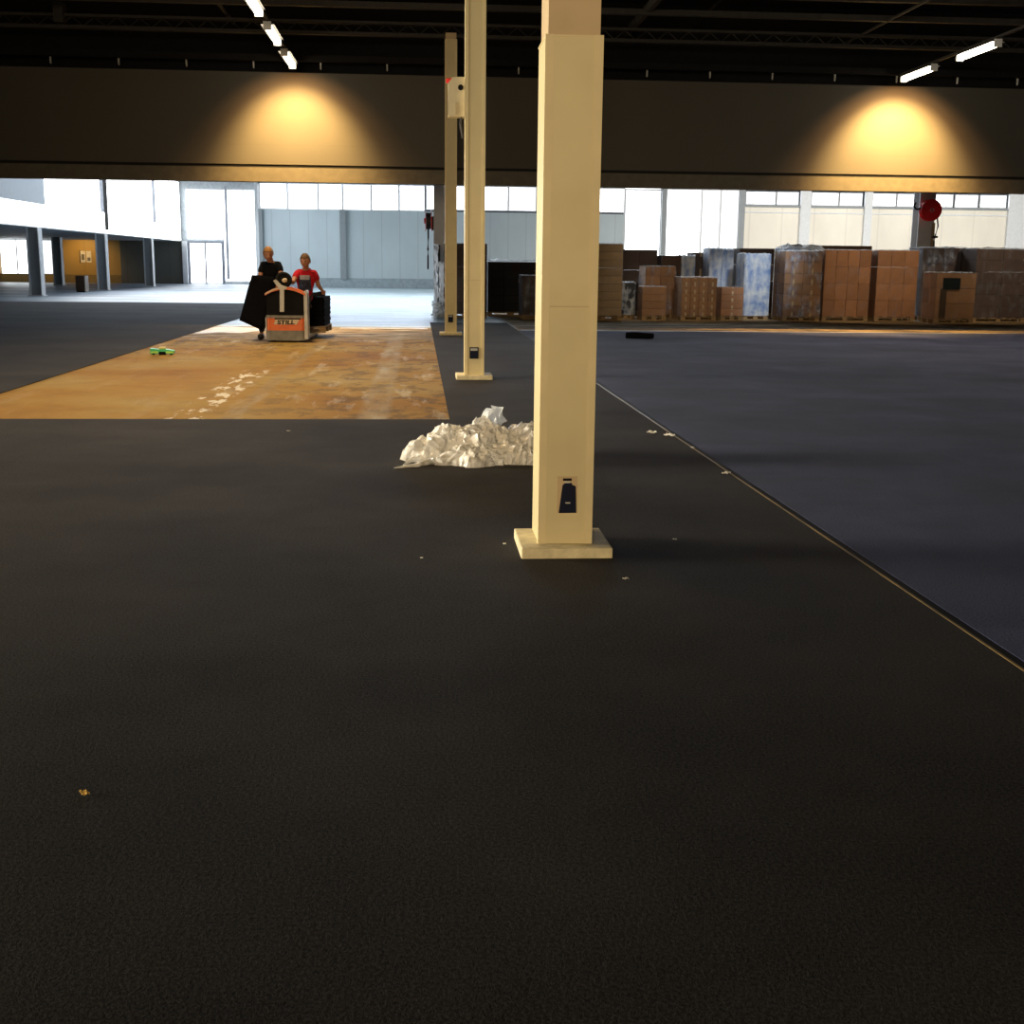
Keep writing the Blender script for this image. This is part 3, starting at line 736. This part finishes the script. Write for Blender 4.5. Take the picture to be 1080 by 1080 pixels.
load(10.80, 12.06, 32.5, 1.87, 'reddish carton pallet four cartons wide, widest in the front row', 4, 4, 'card_red', film='film', tape=False, seed=23, top_film=.02)
load(12.24, 13.36, 32.5, 1.88, 'reddish carton pallet three cartons wide, left of the film-wrapped end', 3, 4, 'card_red', film='film', tape=False, seed=24, top_film=.02)
load(13.98, 15.2, 33.75, 1.98, 'dark brown load with a long film side, under the hose reel', 2, 4, 'card_dark', film='film_side', tape=False, seed=25, top_film=.04)
t = load(13.52, 14.58, 31.6, 1.30, 'lower brown pallet load with a dark patch, in front of the hose reel column', 1, 3, 'card', film='film', d=.9, tape=False, seed=26, top_film=.05)
obj('dark_patch', B(.16, .62, -.035, -.02, .88, 1.18), simple('dark teal sheet', (.012, .02, .022), .4), t)
obj('dark_patch', B(.10, .27, -.033, -.02, .16, .9), simple('brown grey film sheet', (.085, .06, .04), .4), t)
load(15.0, 16.5, 32.6, 1.95, 'big dark carton pallet at the right-hand end of the row', 2, 6, 'card_dark', film='film', tape=False, seed=27, top_film=.05)
load(15.4, 16.5, 35.2, 1.95, 'dark load behind the gap beside the big end pallet, film strands on top', 2, 4, 'card_dark', film='film_side', tape=False, seed=28, top_film=.1)

# loose items near the loads
def crumple(rx, ry, h, seed, n=64, amp=.35, flat=.0):
    """a crumpled sheet lying as a lump"""
    bm = bmesh.new(); rows = []
    for i in range(n+1):
        row = []
        for j in range(n+1):
            u, v = 2*i/n-1, 2*j/n-1
            # square -> disc
            x = u*math.sqrt(max(0, 1-v*v/2)); y = v*math.sqrt(max(0, 1-u*u/2))
            r = min(1, math.hypot(x, y))
            a = math.atan2(y, x)
            edge = 1+.34*noise.noise(Vector((math.cos(a)*1.6, math.sin(a)*1.6, seed)))+.16*noise.noise(Vector((math.cos(a)*5, math.sin(a)*5, seed+3)))
            p = Vector((x*2.2, y*2.2, seed*1.7))
            ridg = 1-abs(noise.noise(p*.8))*2.4
            ridg2 = 1-abs(noise.noise(p*1.9+Vector((4, 1, 0))))*2.2
            ridg3 = noise.noise(p*4.1)
            dome = math.sqrt(max(0, 1-r**2.2))
            z = h*dome*(.70+.22*ridg+.15*ridg2+.07*ridg3)+.018*abs(ridg2)*(1-r)
            dx = noise.noise(p*2.3+Vector((7, 0, 0)))*.16+noise.noise(p*6)*.05
            dy = noise.noise(p*2.3+Vector((0, 7, 0)))*.16+noise.noise(p*6+Vector((3, 3, 3)))*.05
            row.append(bm.verts.new((rx*(x*edge+dx*(1-r*.3)), ry*(y*edge+dy*(1-r*.3)), max(.012, z+.012))))
        rows.append(row)
    for i in range(n):
        for j in range(n): bm.faces.new((rows[i][j], rows[i+1][j], rows[i+1][j+1], rows[i][j+1]))
    return bm
h = thing('plastic_film_heap', 'heap of crumpled whitish plastic film on the carpet beside the big column', 'plastic film', (.45, 8.88, .0))
for rx, ry, hh, sd, n, px, py in ((.30, .30, .24, 3, 36, .02, .05), (.22, .20, .23, 8, 30, -.24, .02), (.30, .28, .23, 12, 32, .36, .08), (.13, .12, .28, 17, 16, .02, .10),
                                 (.24, .17, .13, 21, 24, -.08, -.28), (.18, .15, .12, 26, 22, .28, -.24), (.14, .12, .22, 33, 14, -.18, .12), (.17, .14, .17, 41, 18, -.39, -.12), (.13, .11, .21, 52, 14, .17, .02)):
    o = obj('film_fold', crumple(rx, ry, hh, sd, n), M['heap'], h); o.location = (px, py, 0)
o = obj('film_fold', curtain(.15, .37, 9, 9, 7, .06), M['film_white'], h); o.location = (.0, .14, 0); o.rotation_euler = (-.2, .1, 0)
obj('loose_strip', T([(-.36, -.30, .03), (-.46, -.42, .02), (-.55, -.46, .016), (-.62, -.5, .014)], [.03, .018, .012, .004], 6), M['heap'], h)
obj('loose_strip', T([(-.42, -.18, .05), (-.52, -.30, .03), (-.56, -.40, .018)], [.03, .016, .004], 6), M['heap'], h)
tag(obj('film_bag', crumple(.22, .2, .34, 31, 40), M['film_white']), 'bluish white plastic bundle at the end of the pallet row', 'plastic film').location = (16.55, 31.9, 0)
r = thing('carpet_roll', 'short black carpet roll lying on the right-hand carpet near its far edge', 'carpet roll', (4.08, 24.05, CT), -.45)
obj('roll_body', T([(0, 0, .055), (.18, 0, .06), (.36, 0, .055), (.55, 0, .055)], [.055, .058, .055, .05], 16), M['carpet_tile'], r)
obj('loose_flap', B(.02, .5, -.13, -.02, 0, .012), M['carpet_tile'], r)

# small scraps on the floor
def scrap(x, y, s, label, mm='scrap', seed=0):
    rng = random.Random(seed*13+5); bm = bmesh.new()
    n = 6
    vs = [[bm.verts.new((s*(i/n-.5)*(1+.3*rng.random()), s*.7*(j/n-.5)*(1+.3*rng.random()), CT+.002+abs(noise.noise(Vector((i*.6+seed, j*.6, 2))))*s*.5)) for j in range(n+1)] for i in range(n+1)]
    for i in range(n):
        for j in range(n): bm.faces.new((vs[i][j], vs[i+1][j], vs[i+1][j+1], vs[i][j+1]))
    o = obj('paper_scrap', bm, M[mm]); o.location = (x, y, 0); o.rotation_euler = (0, 0, rng.uniform(0, 3))
    tag(o, label, 'scrap', 'scraps of litter on the carpet')
scrap(1.97, 10.2, .07, 'pale curled scrap by the floor seam, left one of a close pair', seed=1)
scrap(2.09, 10.02, .075, 'flat pale scrap touching the floor seam, right one of a close pair', seed=2)
scrap(2.13, 9.33, .03, 'tiny white scrap on the floor seam just below the close pair', seed=3)
scrap(2.10, 8.14, .05, 'pale scrap lying on the floor seam, nearest of those on it', seed=4)
scrap(-.89, 3.11, .024, 'yellowish crumb alone on the dark near carpet', 'scrap_y', 5)
scrap(.43, 6.03, .018, 'tiny white scrap just left of the big column base plate', seed=6)
scrap(.93, 5.31, .024, 'small white scrap on the carpet in front of the big column', seed=7)
scrap(1.32, 6.11, .018, 'tiny white scrap on the carpet right of the big column base', seed=8)
scrap(-1.09, 10.3, .022, 'tiny white scrap near the edge of the bare floor', seed=9)
scrap(.01, 5.74, .018, 'small white scrap on the carpet well left of the big column base', seed=10)

# small brown cabinet under the mezzanine, notice on the tan wall
t = thing('cabinet', 'small dark brown cabinet standing before the tan wall under the mezzanine', 'cabinet', (-14.92, 56.6, 0), -.12)
obj('carcass', B(-.2, .2, -.18, .2, .04, .72), M['box_brown'], t)
obj('door', B(-.18, .18, -.205, -.18, .07, .68), M['box_brown'], t)
obj('side_panel', B(.2, .235, -.20, .2, .03, .72), simple('pale cabinet side', (.32, .26, .22), .5), t)
obj('plinth', B(-.18, .18, -.16, .18, 0, .045), M['black'], t)
t = thing('notice_board', 'white notices on the tan wall beneath the mezzanine', 'notice board', (-20.7, YG-.13, 1.25))
obj('notice', B(-.33, -.03, -.02, 0, 0, .7), M['poster'], t)
obj('notice', B(.03, .33, -.02, 0, 0, .7), M['poster'], t)
obj('print_block', B(-.27, -.09, -.024, -.018, .15, .5), M['poster_ink'], t)
obj('print_block', B(.09, .27, -.024, -.018, .1, .3), M['poster_ink'], t)
obj('backing', B(-.38, -.335, -.03, .01, -.04, .74), M['black'], t)

# ------------------------------------------------------------------ pallet truck
tk = thing('pallet_truck', 'orange and black electric pallet truck on the bare floor', 'pallet truck', (-2.345, 22.15, 0), math.radians(-2))
def rounded(w, d0, d1, r=.06, n=5):
    pts = []
    for cx, cy, a0 in ((w-r, d1-r, 0), (-w+r, d1-r, PI/2), (-w+r, d0+r, PI), (w-r, d0+r, 1.5*PI)):
        for k in range(n+1):
            a = a0+PI/2*k/n; pts.append((cx+r*math.cos(a), cy+r*math.sin(a)))
    return pts
obj('skirt', prism(bmesh.new(), rounded(.36, 0, .52, .09), .035, .21, 'z'), M['truck_grey'], tk)
fp = obj('front_panel', prism(bmesh.new(), rounded(.345, .012, .5, .07), .205, .44, 'z'), M['truck_orange'], tk)
obj('panel_rim', prism(bmesh.new(), rounded(.355, 0.0, .51, .08), .43, .475, 'z'), M['truck_grey'], tk)
obj('corner_trim', B(-.362, -.335, .03, .10, .2, .44, bev=.008), M['truck_silver'], tk)
# hood narrows to its curved top
bm = bmesh.new()
prof = []
for i in range(15):
    x = -.33+.66*i/14; prof.append((x, .93-.10*(abs(x)/.33)**2))
prism(bm, [(-.335, .47)]+prof+[(.335, .47)], .035, .48)
obj('hood', bm, M['black'], tk)
bm = bmesh.new()
up = [(-.355+.71*i/18) for i in range(19)]
outer = [(x, .975-.115*(abs(x)/.355)**2) for x in up]; inner = [(x, .925-.105*(abs(x)/.355)**2) for x in reversed(up)]
prism(bm, outer+inner, -.005, .25)
obj('top_cowl', bm, M['truck_orange'], tk)
bm = prism(bmesh.new(), [(-.355, .858), (-.2, .94), (-.05, .965), (-.05, .945), (-.19, .915), (-.345, .835)], -.012, -.004)
obj('cowl_highlight', bm, M['decal_pale'], tk)  # highlight on the cowl painted as a pale strip
obj('mast', prism(bmesh.new(), [(-.095, .54), (-.02, .54), (-.01, .97), (-.085, .97)], -.03, .05), M['truck_silver'], tk)
obj('mast_yoke', prism(bmesh.new(), [(-.10, .94), (-.2, 1.08), (-.155, 1.10), (-.05, 1.0), (.05, .97), (.02, .93)], -.02, .06), M['truck_silver'], tk)
obj('side_panel', prism(bmesh.new(), [(.325, .06), (.385, .06), (.385, .86), (.37, .92), (.325, .90)], .02, .30), M['truck_silver'], tk)
sw = obj('tiller_head', torus(bmesh.new(), (-.03, .08, 1.09), .115, .038, (.15, -1, .45), 24, 8), M['black'], tk)
obj('tiller_hub', disc(bmesh.new(), (-.03, .09, 1.08), .095, .06, 'y', 20), M['black'], sw)
b2 = bmesh.new(); ellipsoid(b2, (.0, .02, 1.085), .05, .035, .04, 3)
obj('grip_knob', b2, M['decal_pale'], sw, True)
obj('tiller_stem', T([(-.05, .03, .93), (.0, .07, 1.03)], .04), M['black'], tk)
for s in (-1, 1):
    f = bmesh.new(); box(f, s*.27-.085, s*.27+.085, .5, 2.25, .05, .10, .01)
    fk = obj('fork', f, M['grey_metal'], tk)
    obj('load_wheel', disc(bmesh.new(), (s*.27, 2.0, .042), .04, .1, 'x', 16), M['black'], fk)
obj('carriage', B(-.33, .33, .47, .56, .1, .82), M['truck_grey'], tk)
for s in (-1, 1): obj('drive_wheel', disc(bmesh.new(), (s*.25, .26, .07), .068, .09, 'x', 20), M['black'], tk)
# badge: pale slanted panel with black capitals
bd = obj('badge', prism(bmesh.new(), [(-.21, .315), (.19, .315), (.245, .415), (-.18, .415)], .006, .014), M['decal_pale'], fp)
cu = bpy.data.curves.new('lettering', 'FONT'); cu.body = 'STILL'; cu.size = .115; cu.align_x = 'CENTER'; cu.extrude = .002; cu.offset = .004; cu.shear = .12
co = bpy.data.objects.new('lettering', cu); link(co)
bpy.context.view_layer.update()
me = bpy.data.meshes.new_from_object(co.evaluated_get(bpy.context.evaluated_depsgraph_get()))
bpy.data.objects.remove(co)
lt = bpy.data.objects.new('lettering', me); link(lt); lt.parent = fp
me.materials.clear(); me.materials.append(M['black'])
lt.rotation_euler = (PI/2, 0, 0); lt.location = (0, .004, .322); lt.scale = (1.15, .85, 1)
obj('badge_bar', prism(bmesh.new(), [(-.20, .405), (.27, .405), (.255, .428), (-.19, .428)], .004, .012), M['black'], fp)

# pallet with its block of carpet tiles on the forks
pw = thing('wooden_pallet', 'wooden pallet carried on the truck forks', 'pallet', (-2.56, 23.42, .106), math.radians(-2))
obj('deck', pallet_mesh(.82, 1.15), M['wood'], pw)
st = bmesh.new(); rng = random.Random(4)
zz = .225
prev = None
lay = []
for k in range(22):
    ox, oy = rng.uniform(-.012, .012), rng.uniform(-.012, .012)
    lay.append((ox, oy))
for k in range(22):
    ox, oy = lay[k]; z0 = zz+k*.0245
    for z in (z0, z0+.0235):
        row = [st.verts.new(p) for p in ((ox+.02, oy+.03, z), (ox+.8, oy+.03, z), (ox+.8, oy+1.1, z), (ox+.02, oy+1.1, z))]
        if prev:
            for i in range(4): st.faces.new((prev[i], prev[(i+1) % 4], row[(i+1) % 4], row[i]))
        else: st.faces.new(row)
        prev = row
st.faces.new(prev)
bmesh.ops.recalc_face_normals(st, faces=st.faces[:])
cs = obj('carpet_tile_stack', st, M['carpet_tile']); cs.location = (-2.56, 23.42, .006); cs.rotation_euler = (0, 0, math.radians(-2))
tag(cs, 'square black stack of lifted carpet tiles on the truck pallet', 'carpet tiles')
def sheet(corners, thick, bend=.0, n=10):
    a, b, c, d = [Vector(p) for p in corners]; bm = bmesh.new()
    nrm = (b-a).cross(d-a).normalized()
    grids = []
    for s in (0, 1):
        g = []
        for i in range(n+1):
            row = []
            for j in range(n+1):
                u, v = i/n, j/n
                p = a*(1-u)*(1-v)+b*u*(1-v)+c*u*v+d*(1-u)*v
                p = p+nrm*(bend*math.sin(PI*u)*math.sin(PI*(.2+.6*v))+thick*s+.006*noise.noise(Vector((u*4, v*4, 1))))
                row.append(bm.verts.new(p))
            g.append(row)
        grids.append(g)
    for s in (0, 1):
        g = grids[s]
        for i in range(n):
            for j in range(n): bm.faces.new((g[i][j], g[i+1][j], g[i+1][j+1], g[i][j+1]))
    for i in range(n):
        for p, q in (((i, 0), (i+1, 0)), ((i, n), (i+1, n)), ((0, i), (0, i+1)), ((n, i), (n, i+1))):
            bm.faces.new((grids[0][p[0]][p[1]], grids[0][q[0]][q[1]], grids[1][q[0]][q[1]], grids[1][p[0]][p[1]]))
    bmesh.ops.recalc_face_normals(bm, faces=bm.faces[:])
    return bm
tag(obj('carpet_tile', sheet([(-3.20, 22.48, .37), (-2.80, 22.46, .19), (-2.61, 22.88, 1.14), (-2.98, 22.66, 1.17)], .012, .03), M['carpet_tile'], None, True),
    'large black carpet piece held up by the man in the black shirt', 'carpet tile')
tag(obj('carpet_tile', sheet([(-2.22, 23.5, .775), (-1.74, 23.5, .775), (-1.74, 23.58, .872), (-2.22, 24.2, .79)], .012, .0), M['carpet_tile'], None, True),
    'black carpet tile being lifted off the stack by the man in the red shirt', 'carpet tile')

# ------------------------------------------------------------------ people
def skin_mesh(name, verts, edges, m, parent, root=0, sub=2):
    me = bpy.data.meshes.new(name); me.from_pydata([v[0] for v in verts], edges, []); me.update()
    o = bpy.data.objects.new(name, me); link(o)
    if parent is not None: o.parent = parent
    me.materials.append(m)
    md = o.modifiers.new('skin', 'SKIN'); md.use_smooth_shade = True
    sv = me.skin_vertices[0].data
    for i, v in enumerate(verts):
        r = v[1]; sv[i].radius = r if isinstance(r, tuple) else (r, r)
        sv[i].use_root = (i == root)
    ss = o.modifiers.new('sub', 'SUBSURF'); ss.levels = sub; ss.render_levels = sub
    # bake so the surface is plain mesh
    bpy.context.view_layer.update()
    nm = bpy.data.meshes.new_from_object(o.evaluated_get(bpy.context.evaluated_depsgraph_get()))
    o.modifiers.clear(); o.data = nm; nm.name = name
    if not nm.materials: nm.materials.append(m)
    for p in nm.polygons: p.use_smooth = True
    return o

def lerp(a, b, t): return tuple(x+(y-x)*t for x, y in zip(a, b))
def person(label, J, shirt, hair_m, look, hair_style, print_on=False):
    root = thing('person', label, 'person', J['base'])
    bx, by, _ = J['base']
    L = {k: (v[0]-bx, v[1]-by, v[2]) for k, v in J.items() if k != 'base'}
    V = []; E = []
    def add(p, r, par=None):
        V.append((p, r)); i = len(V)-1
        if par is not None: E.append((par, i))
        return i
    pel = add(L['pelvis'], (.15, .11))
    sp = add(lerp(L['pelvis'], L['chest'], .5), (.12, .09), pel)
    ch = add(L['chest'], (.13, .10), sp)
    nb = add(lerp(L['chest'], L['neck'], .75), (.07, .06), ch)
    nk = add(L['neck'], (.062, .062), nb)
    hc = Vector(L['head'])
    add(lerp(L['neck'], L['head'], .55), (.062, .066), nk)
    for s in ('l', 'r'):
        sh = add(L['sh_'+s], (.055, .055), ch)
        el = add(L['el_'+s], .042, sh)
        add(lerp(L['sh_'+s], L['el_'+s], .5), .05)
        V.pop()
        fm = add(lerp(L['el_'+s], L['ha_'+s], .35), .041, el)
        wr = add(lerp(L['el_'+s], L['ha_'+s], .82), (.026, .030), fm)
        d = (Vector(L['ha_'+s])-Vector(L['el_'+s])).normalized()
        side = d.cross(Vector((0, 0, 1))).normalized() if abs(d.z) < .9 else Vector((1, 0, 0))
        down = d.cross(side).normalized()
        if down.z > 0: down = -down
        pm = add(tuple(Vector(L['ha_'+s])), (.034, .020), wr)
        for k, ln in enumerate((.062, .072, .068, .052)):
            b = Vector(L['ha_'+s])+d*.045+side*(k-1.5)*.019
            i1 = add(tuple(b), .009, pm)
            i2 = add(tuple(b+d*ln*.5+down*.012), .0085, i1)
            add(tuple(b+d*ln*.7+down*.04), .007, i2)
        sg = 1 if s == 'l' else -1
        b = Vector(L['ha_'+s])+side*.034*sg
        i1 = add(tuple(b+d*.005), .011, pm)
        add(tuple(b+side*.018*sg+d*.035+down*.015), .009, i1)
    for s in ('l', 'r'):
        hp = add(L['hip_'+s], .085, pel)
        kn = add(L['kn_'+s], .055, hp)
        cf = add(lerp(L['kn_'+s], L['an_'+s], .3), .054, kn)
        an = add(L['an_'+s], .036, cf)
        add((L['an_'+s][0], L['an_'+s][1]-.15, .035), (.04, .03), an)
    body = skin_mesh('body', V, E, M['skin'], root)
    # head joined to the body mesh
    bm = bmesh.new(); bm.from_mesh(body.data)
    yaw, tilt = look
    R = Matrix.Rotation(yaw, 3, 'Z') @ Matrix.Rotation(tilt, 3, 'X')
    vs = ellipsoid(bm, (0, 0, 0), .078, .098, .118, 4)
    for v in vs:
        p = v.co.copy()
        # narrow jaw, chin forward, brow and eye sockets, nose, ears
        if p.z < -.02:
            k = (-.02-p.z)/.1; p.x *= 1-.30*k; p.y = p.y*(1-.18*k)-.018*k
        f = max(0, -p.y)/.098
        nose = math.exp(-((p.x/.012)**2+((p.z+.018)/.022)**2))*f
        p.y -= .022*nose
        for sx in (-.032, .032):
            p.y += .010*math.exp(-(((p.x-sx)/.016)**2+((p.z-.012)/.012)**2))*f
        p.y -= .006*math.exp(-(((p.z-.032)/.01)**2))*f
        p.y -= .006*math.exp(-((p.x/.025)**2+((p.z+.062)/.010)**2))*f
        for sx in (-1, 1):
            q = math.exp(-(((p.x-sx*.08)/.02)**2+((p.y-.012)/.014)**2+((p.z)/.026)**2)); p.x += sx*.016*q
        v.co = R @ (p*1.12) + hc
    bm.to_mesh(body.data); bm.free()
    for p in body.data.polygons: p.use_smooth = True
    for sx in (-.032, .032):
        b2 = bmesh.new(); ellipsoid(b2, R @ Vector((sx*1.12, -.097, .0135))+hc, .012, .008, .007, 2, R)
        obj('eye', b2, M['eye'], root, True)
    b2 = bmesh.new(); ellipsoid(b2, R @ Vector((0, -.112, -.067))+hc, .024, .008, .007, 2, R)
    obj('mouth', b2, M['lip'], root, True)
    # hair cap
    b2 = bmesh.new(); vs = ellipsoid(b2, (0, 0, 0), .087, .108, .128, 4)
    kill = []
    for v in vs:
        p = v.co
        hl = .055 if p.y < -.05 else (.055-(p.y+.05)*1.15)
        if p.z < max(hl, -.055 if hair_style == 'short' else -.09): kill.append(v)
        q = noise.noise(p*60)*.006; v.co = p*(1+q/.1)
    bmesh.ops.delete(b2, geom=kill, context='VERTS')
    for v in b2.verts: v.co = R @ (v.co*1.12) + hc
    ho = obj('hair', b2, hair_m, root, True)
    sd = ho.modifiers.new('thick', 'SOLIDIFY'); sd.thickness = .012; sd.offset = -1
    # T-shirt: torso and short sleeves, hem below the waist
    V2 = []; E2 = []
    def add2(p, r, par=None):
        V2.append((p, r)); i = len(V2)-1
        if par is not None: E2.append((par, i))
        return i
    a = add2((L['pelvis'][0], L['pelvis'][1], L['pelvis'][2]-.15), (.165, .13)); b = add2(lerp(L['pelvis'], L['chest'], .5), (.15, .118), a)
    c = add2(L['chest'], (.155, .122), b); dn = add2(lerp(L['chest'], L['neck'], .62), (.105, .09), c)
    add2(lerp(L['chest'], L['neck'], .82), (.085, .08), dn)
    for s in ('l', 'r'):
        s1 = add2(L['sh_'+s], (.074, .074), c)
        add2(lerp(L['sh_'+s], L['el_'+s], .6), (.064, .064), s1)
    so = skin_mesh('shirt', V2, E2, shirt, root)
    if print_on:
        # chest print follows the front of the shirt
        pr = bmesh.new(); so_me = so.data
        from mathutils.bvhtree import BVHTree
        tmp = bmesh.new(); tmp.from_mesh(so_me); tree = BVHTree.FromBMesh(tmp)
        def patch(x0, x1, z0, z1, nn=10):
            q = bmesh.new(); g = []
            for i in range(nn+1):
                row = []
                for j in range(nn+1):
                    x = L['chest'][0]+x0+(x1-x0)*i/nn; z = z0+(z1-z0)*j/nn
                    hit = tree.ray_cast(Vector((x, -1.5, z)), Vector((0, 1, 0)))
                    yy = hit[0].y-.006 if hit[0] is not None else L['chest'][1]-.13
                    row.append(q.verts.new((x, yy, z)))
                g.append(row)
            for i in range(nn):
                for j in range(nn): q.faces.new((g[i][j], g[i+1][j], g[i+1][j+1], g[i][j+1]))
            return q
        cz = L['chest'][2]
        obj('shirt_print', patch(-.135, .09, cz-.24, cz+.02), M['print'], so, True)
        pp = patch(-.11, .07, cz-.04, cz+.04)
        for v in pp.verts: v.co.y -= .004
        obj('shirt_print', pp, M['print_pale'], so, True)
        tmp.free()
    V3 = []; E3 = []
    def add3(p, r, par=None):
        V3.append((p, r)); i = len(V3)-1
        if par is not None: E3.append((par, i))
        return i
    w = add3(lerp(L['pelvis'], L['chest'], .12), (.165, .125)); p0 = add3(L['pelvis'], (.17, .13), w)
    for s in ('l', 'r'):
        h1 = add3(L['hip_'+s], .105, p0); k1 = add3(L['kn_'+s], .078, h1); add3((L['an_'+s][0], L['an_'+s][1], L['an_'+s][2]+.02), .062, k1)
    skin_mesh('trousers', V3, E3, M['trousers'], root)
    for s in ('l', 'r'):
        ax, ay, az = L['an_'+s]
        b2 = bmesh.new(); box(b2, ax-.05, ax+.05, ay-.2, ay+.09, .0, .095, .03)
        obj('shoe', b2, M['shoe'], root, True)
    return root

# man in black beside the truck, looking down to his left, holding the big carpet piece
person('man in a black t-shirt holding a large black carpet piece beside the truck', dict(
    base=(-2.75, 23.12, 0), pelvis=(-2.72, 23.20, .92), chest=(-2.69, 23.14, 1.26), neck=(-2.69, 23.09, 1.43), head=(-2.72, 23.02, 1.54),
    sh_l=(-2.54, 23.12, 1.345), sh_r=(-2.84, 23.14, 1.345), el_l=(-2.49, 23.02, 1.12), el_r=(-2.90, 23.06, 1.08),
    ha_l=(-2.49, 22.86, 1.10), ha_r=(-2.88, 22.80, 1.13),
    hip_l=(-2.63, 23.20, .88), hip_r=(-2.81, 23.20, .88), kn_l=(-2.66, 23.16, .48), kn_r=(-2.84, 23.14, .48), an_l=(-2.74, 23.24, .09), an_r=(-2.91, 23.22, .09)),
    M['shirt_black'], M['hair_blond'], (math.radians(10), math.radians(18)), 'short')
person('man in a red printed t-shirt behind the truck, hand on its steering head', dict(
    base=(-2.1, 23.1, 0), pelvis=(-2.09, 23.16, .82), chest=(-2.05, 23.10, 1.13), neck=(-2.05, 23.05, 1.305), head=(-2.055, 23.0, 1.425),
    sh_l=(-1.89, 23.10, 1.205), sh_r=(-2.21, 23.06, 1.205), el_l=(-1.84, 23.20, .98), el_r=(-2.27, 22.82, 1.04),
    ha_l=(-1.785, 23.40, .885), ha_r=(-2.30, 22.48, 1.075),
    hip_l=(-2.02, 23.16, .78), hip_r=(-2.18, 23.16, .78), kn_l=(-2.12, 23.04, .43), kn_r=(-2.30, 23.04, .43), an_l=(-2.27, 23.14, .09), an_r=(-2.42, 23.14, .09)),
    M['shirt_red'], M['hair_brown'], (math.radians(-12), math.radians(12)), 'short', True)

# ------------------------------------------------------------------ green tool on the bare floor
t = thing('floor_tool', 'small bright green tool lying on the bare brown floor', 'tool', (-3.88, 19.05, 0), .05)
f = prism(bmesh.new(), [(-.18, .02), (-.05, .02), (-.04, .05), (.05, .05), (.06, .02), (.17, .02), (.18, .07), (.05, .085), (-.06, .085), (-.17, .10)], -.06, .06)
obj('tool_body', f, M['green'], t)
obj('tool_grip', B(-.05, .05, -.05, .05, .085, .12, bev=.012), M['yellow'], t)
obj('blade_guard', B(.06, .17, -.065, .04, .03, .055), M['lime'], t)
obj('blade_guard', B(-.165, -.06, -.066, .04, .03, .055), M['lime'], t)
obj('sole', B(-.05, .05, -.05, .05, 0, .05), M['black'], t)
for x in (-.13, .13): obj('roller', disc(bmesh.new(), (x, 0, .021), .021, .1, 'y', 14), M['black'], t)

# ------------------------------------------------------------------ world, camera, view
w = bpy.data.worlds.new('World'); sc.world = w; w.use_nodes = True
w.node_tree.nodes['Background'].inputs[0].default_value = (.7, .8, 1, 1)
w.node_tree.nodes['Background'].inputs[1].default_value = .05

F_PX = 1290.0
th, ps, rho = math.radians(11.4344), math.radians(4.424), .0108
Fw = Vector((math.sin(ps)*math.cos(th), math.cos(ps)*math.cos(th), -math.sin(th)))
R0 = Vector((math.cos(ps), -math.sin(ps), 0)); U0 = R0.cross(Fw)
Xc = R0*math.cos(rho)+U0*math.sin(rho); Yc = -R0*math.sin(rho)+U0*math.cos(rho)
cam = bpy.data.cameras.new('Camera'); co = bpy.data.objects.new('Camera', cam); link(co)
cam.sensor_width = 36; cam.lens = 36*F_PX/1080; cam.clip_end = 300; cam.clip_start = .05
mw = Matrix((Xc, Yc, -Fw)).transposed().to_4x4(); mw.translation = (0, 0, 1.4)
co.matrix_world = mw
sc.camera = co
sc.view_settings.view_transform = 'Standard'
sc.view_settings.look = 'None'
sc.view_settings.exposure = 0
sc.cycles.use_denoising = True
sc.cycles.max_bounces = 6; sc.cycles.transparent_max_bounces = 12
sc.cycles.sample_clamp_indirect = 4
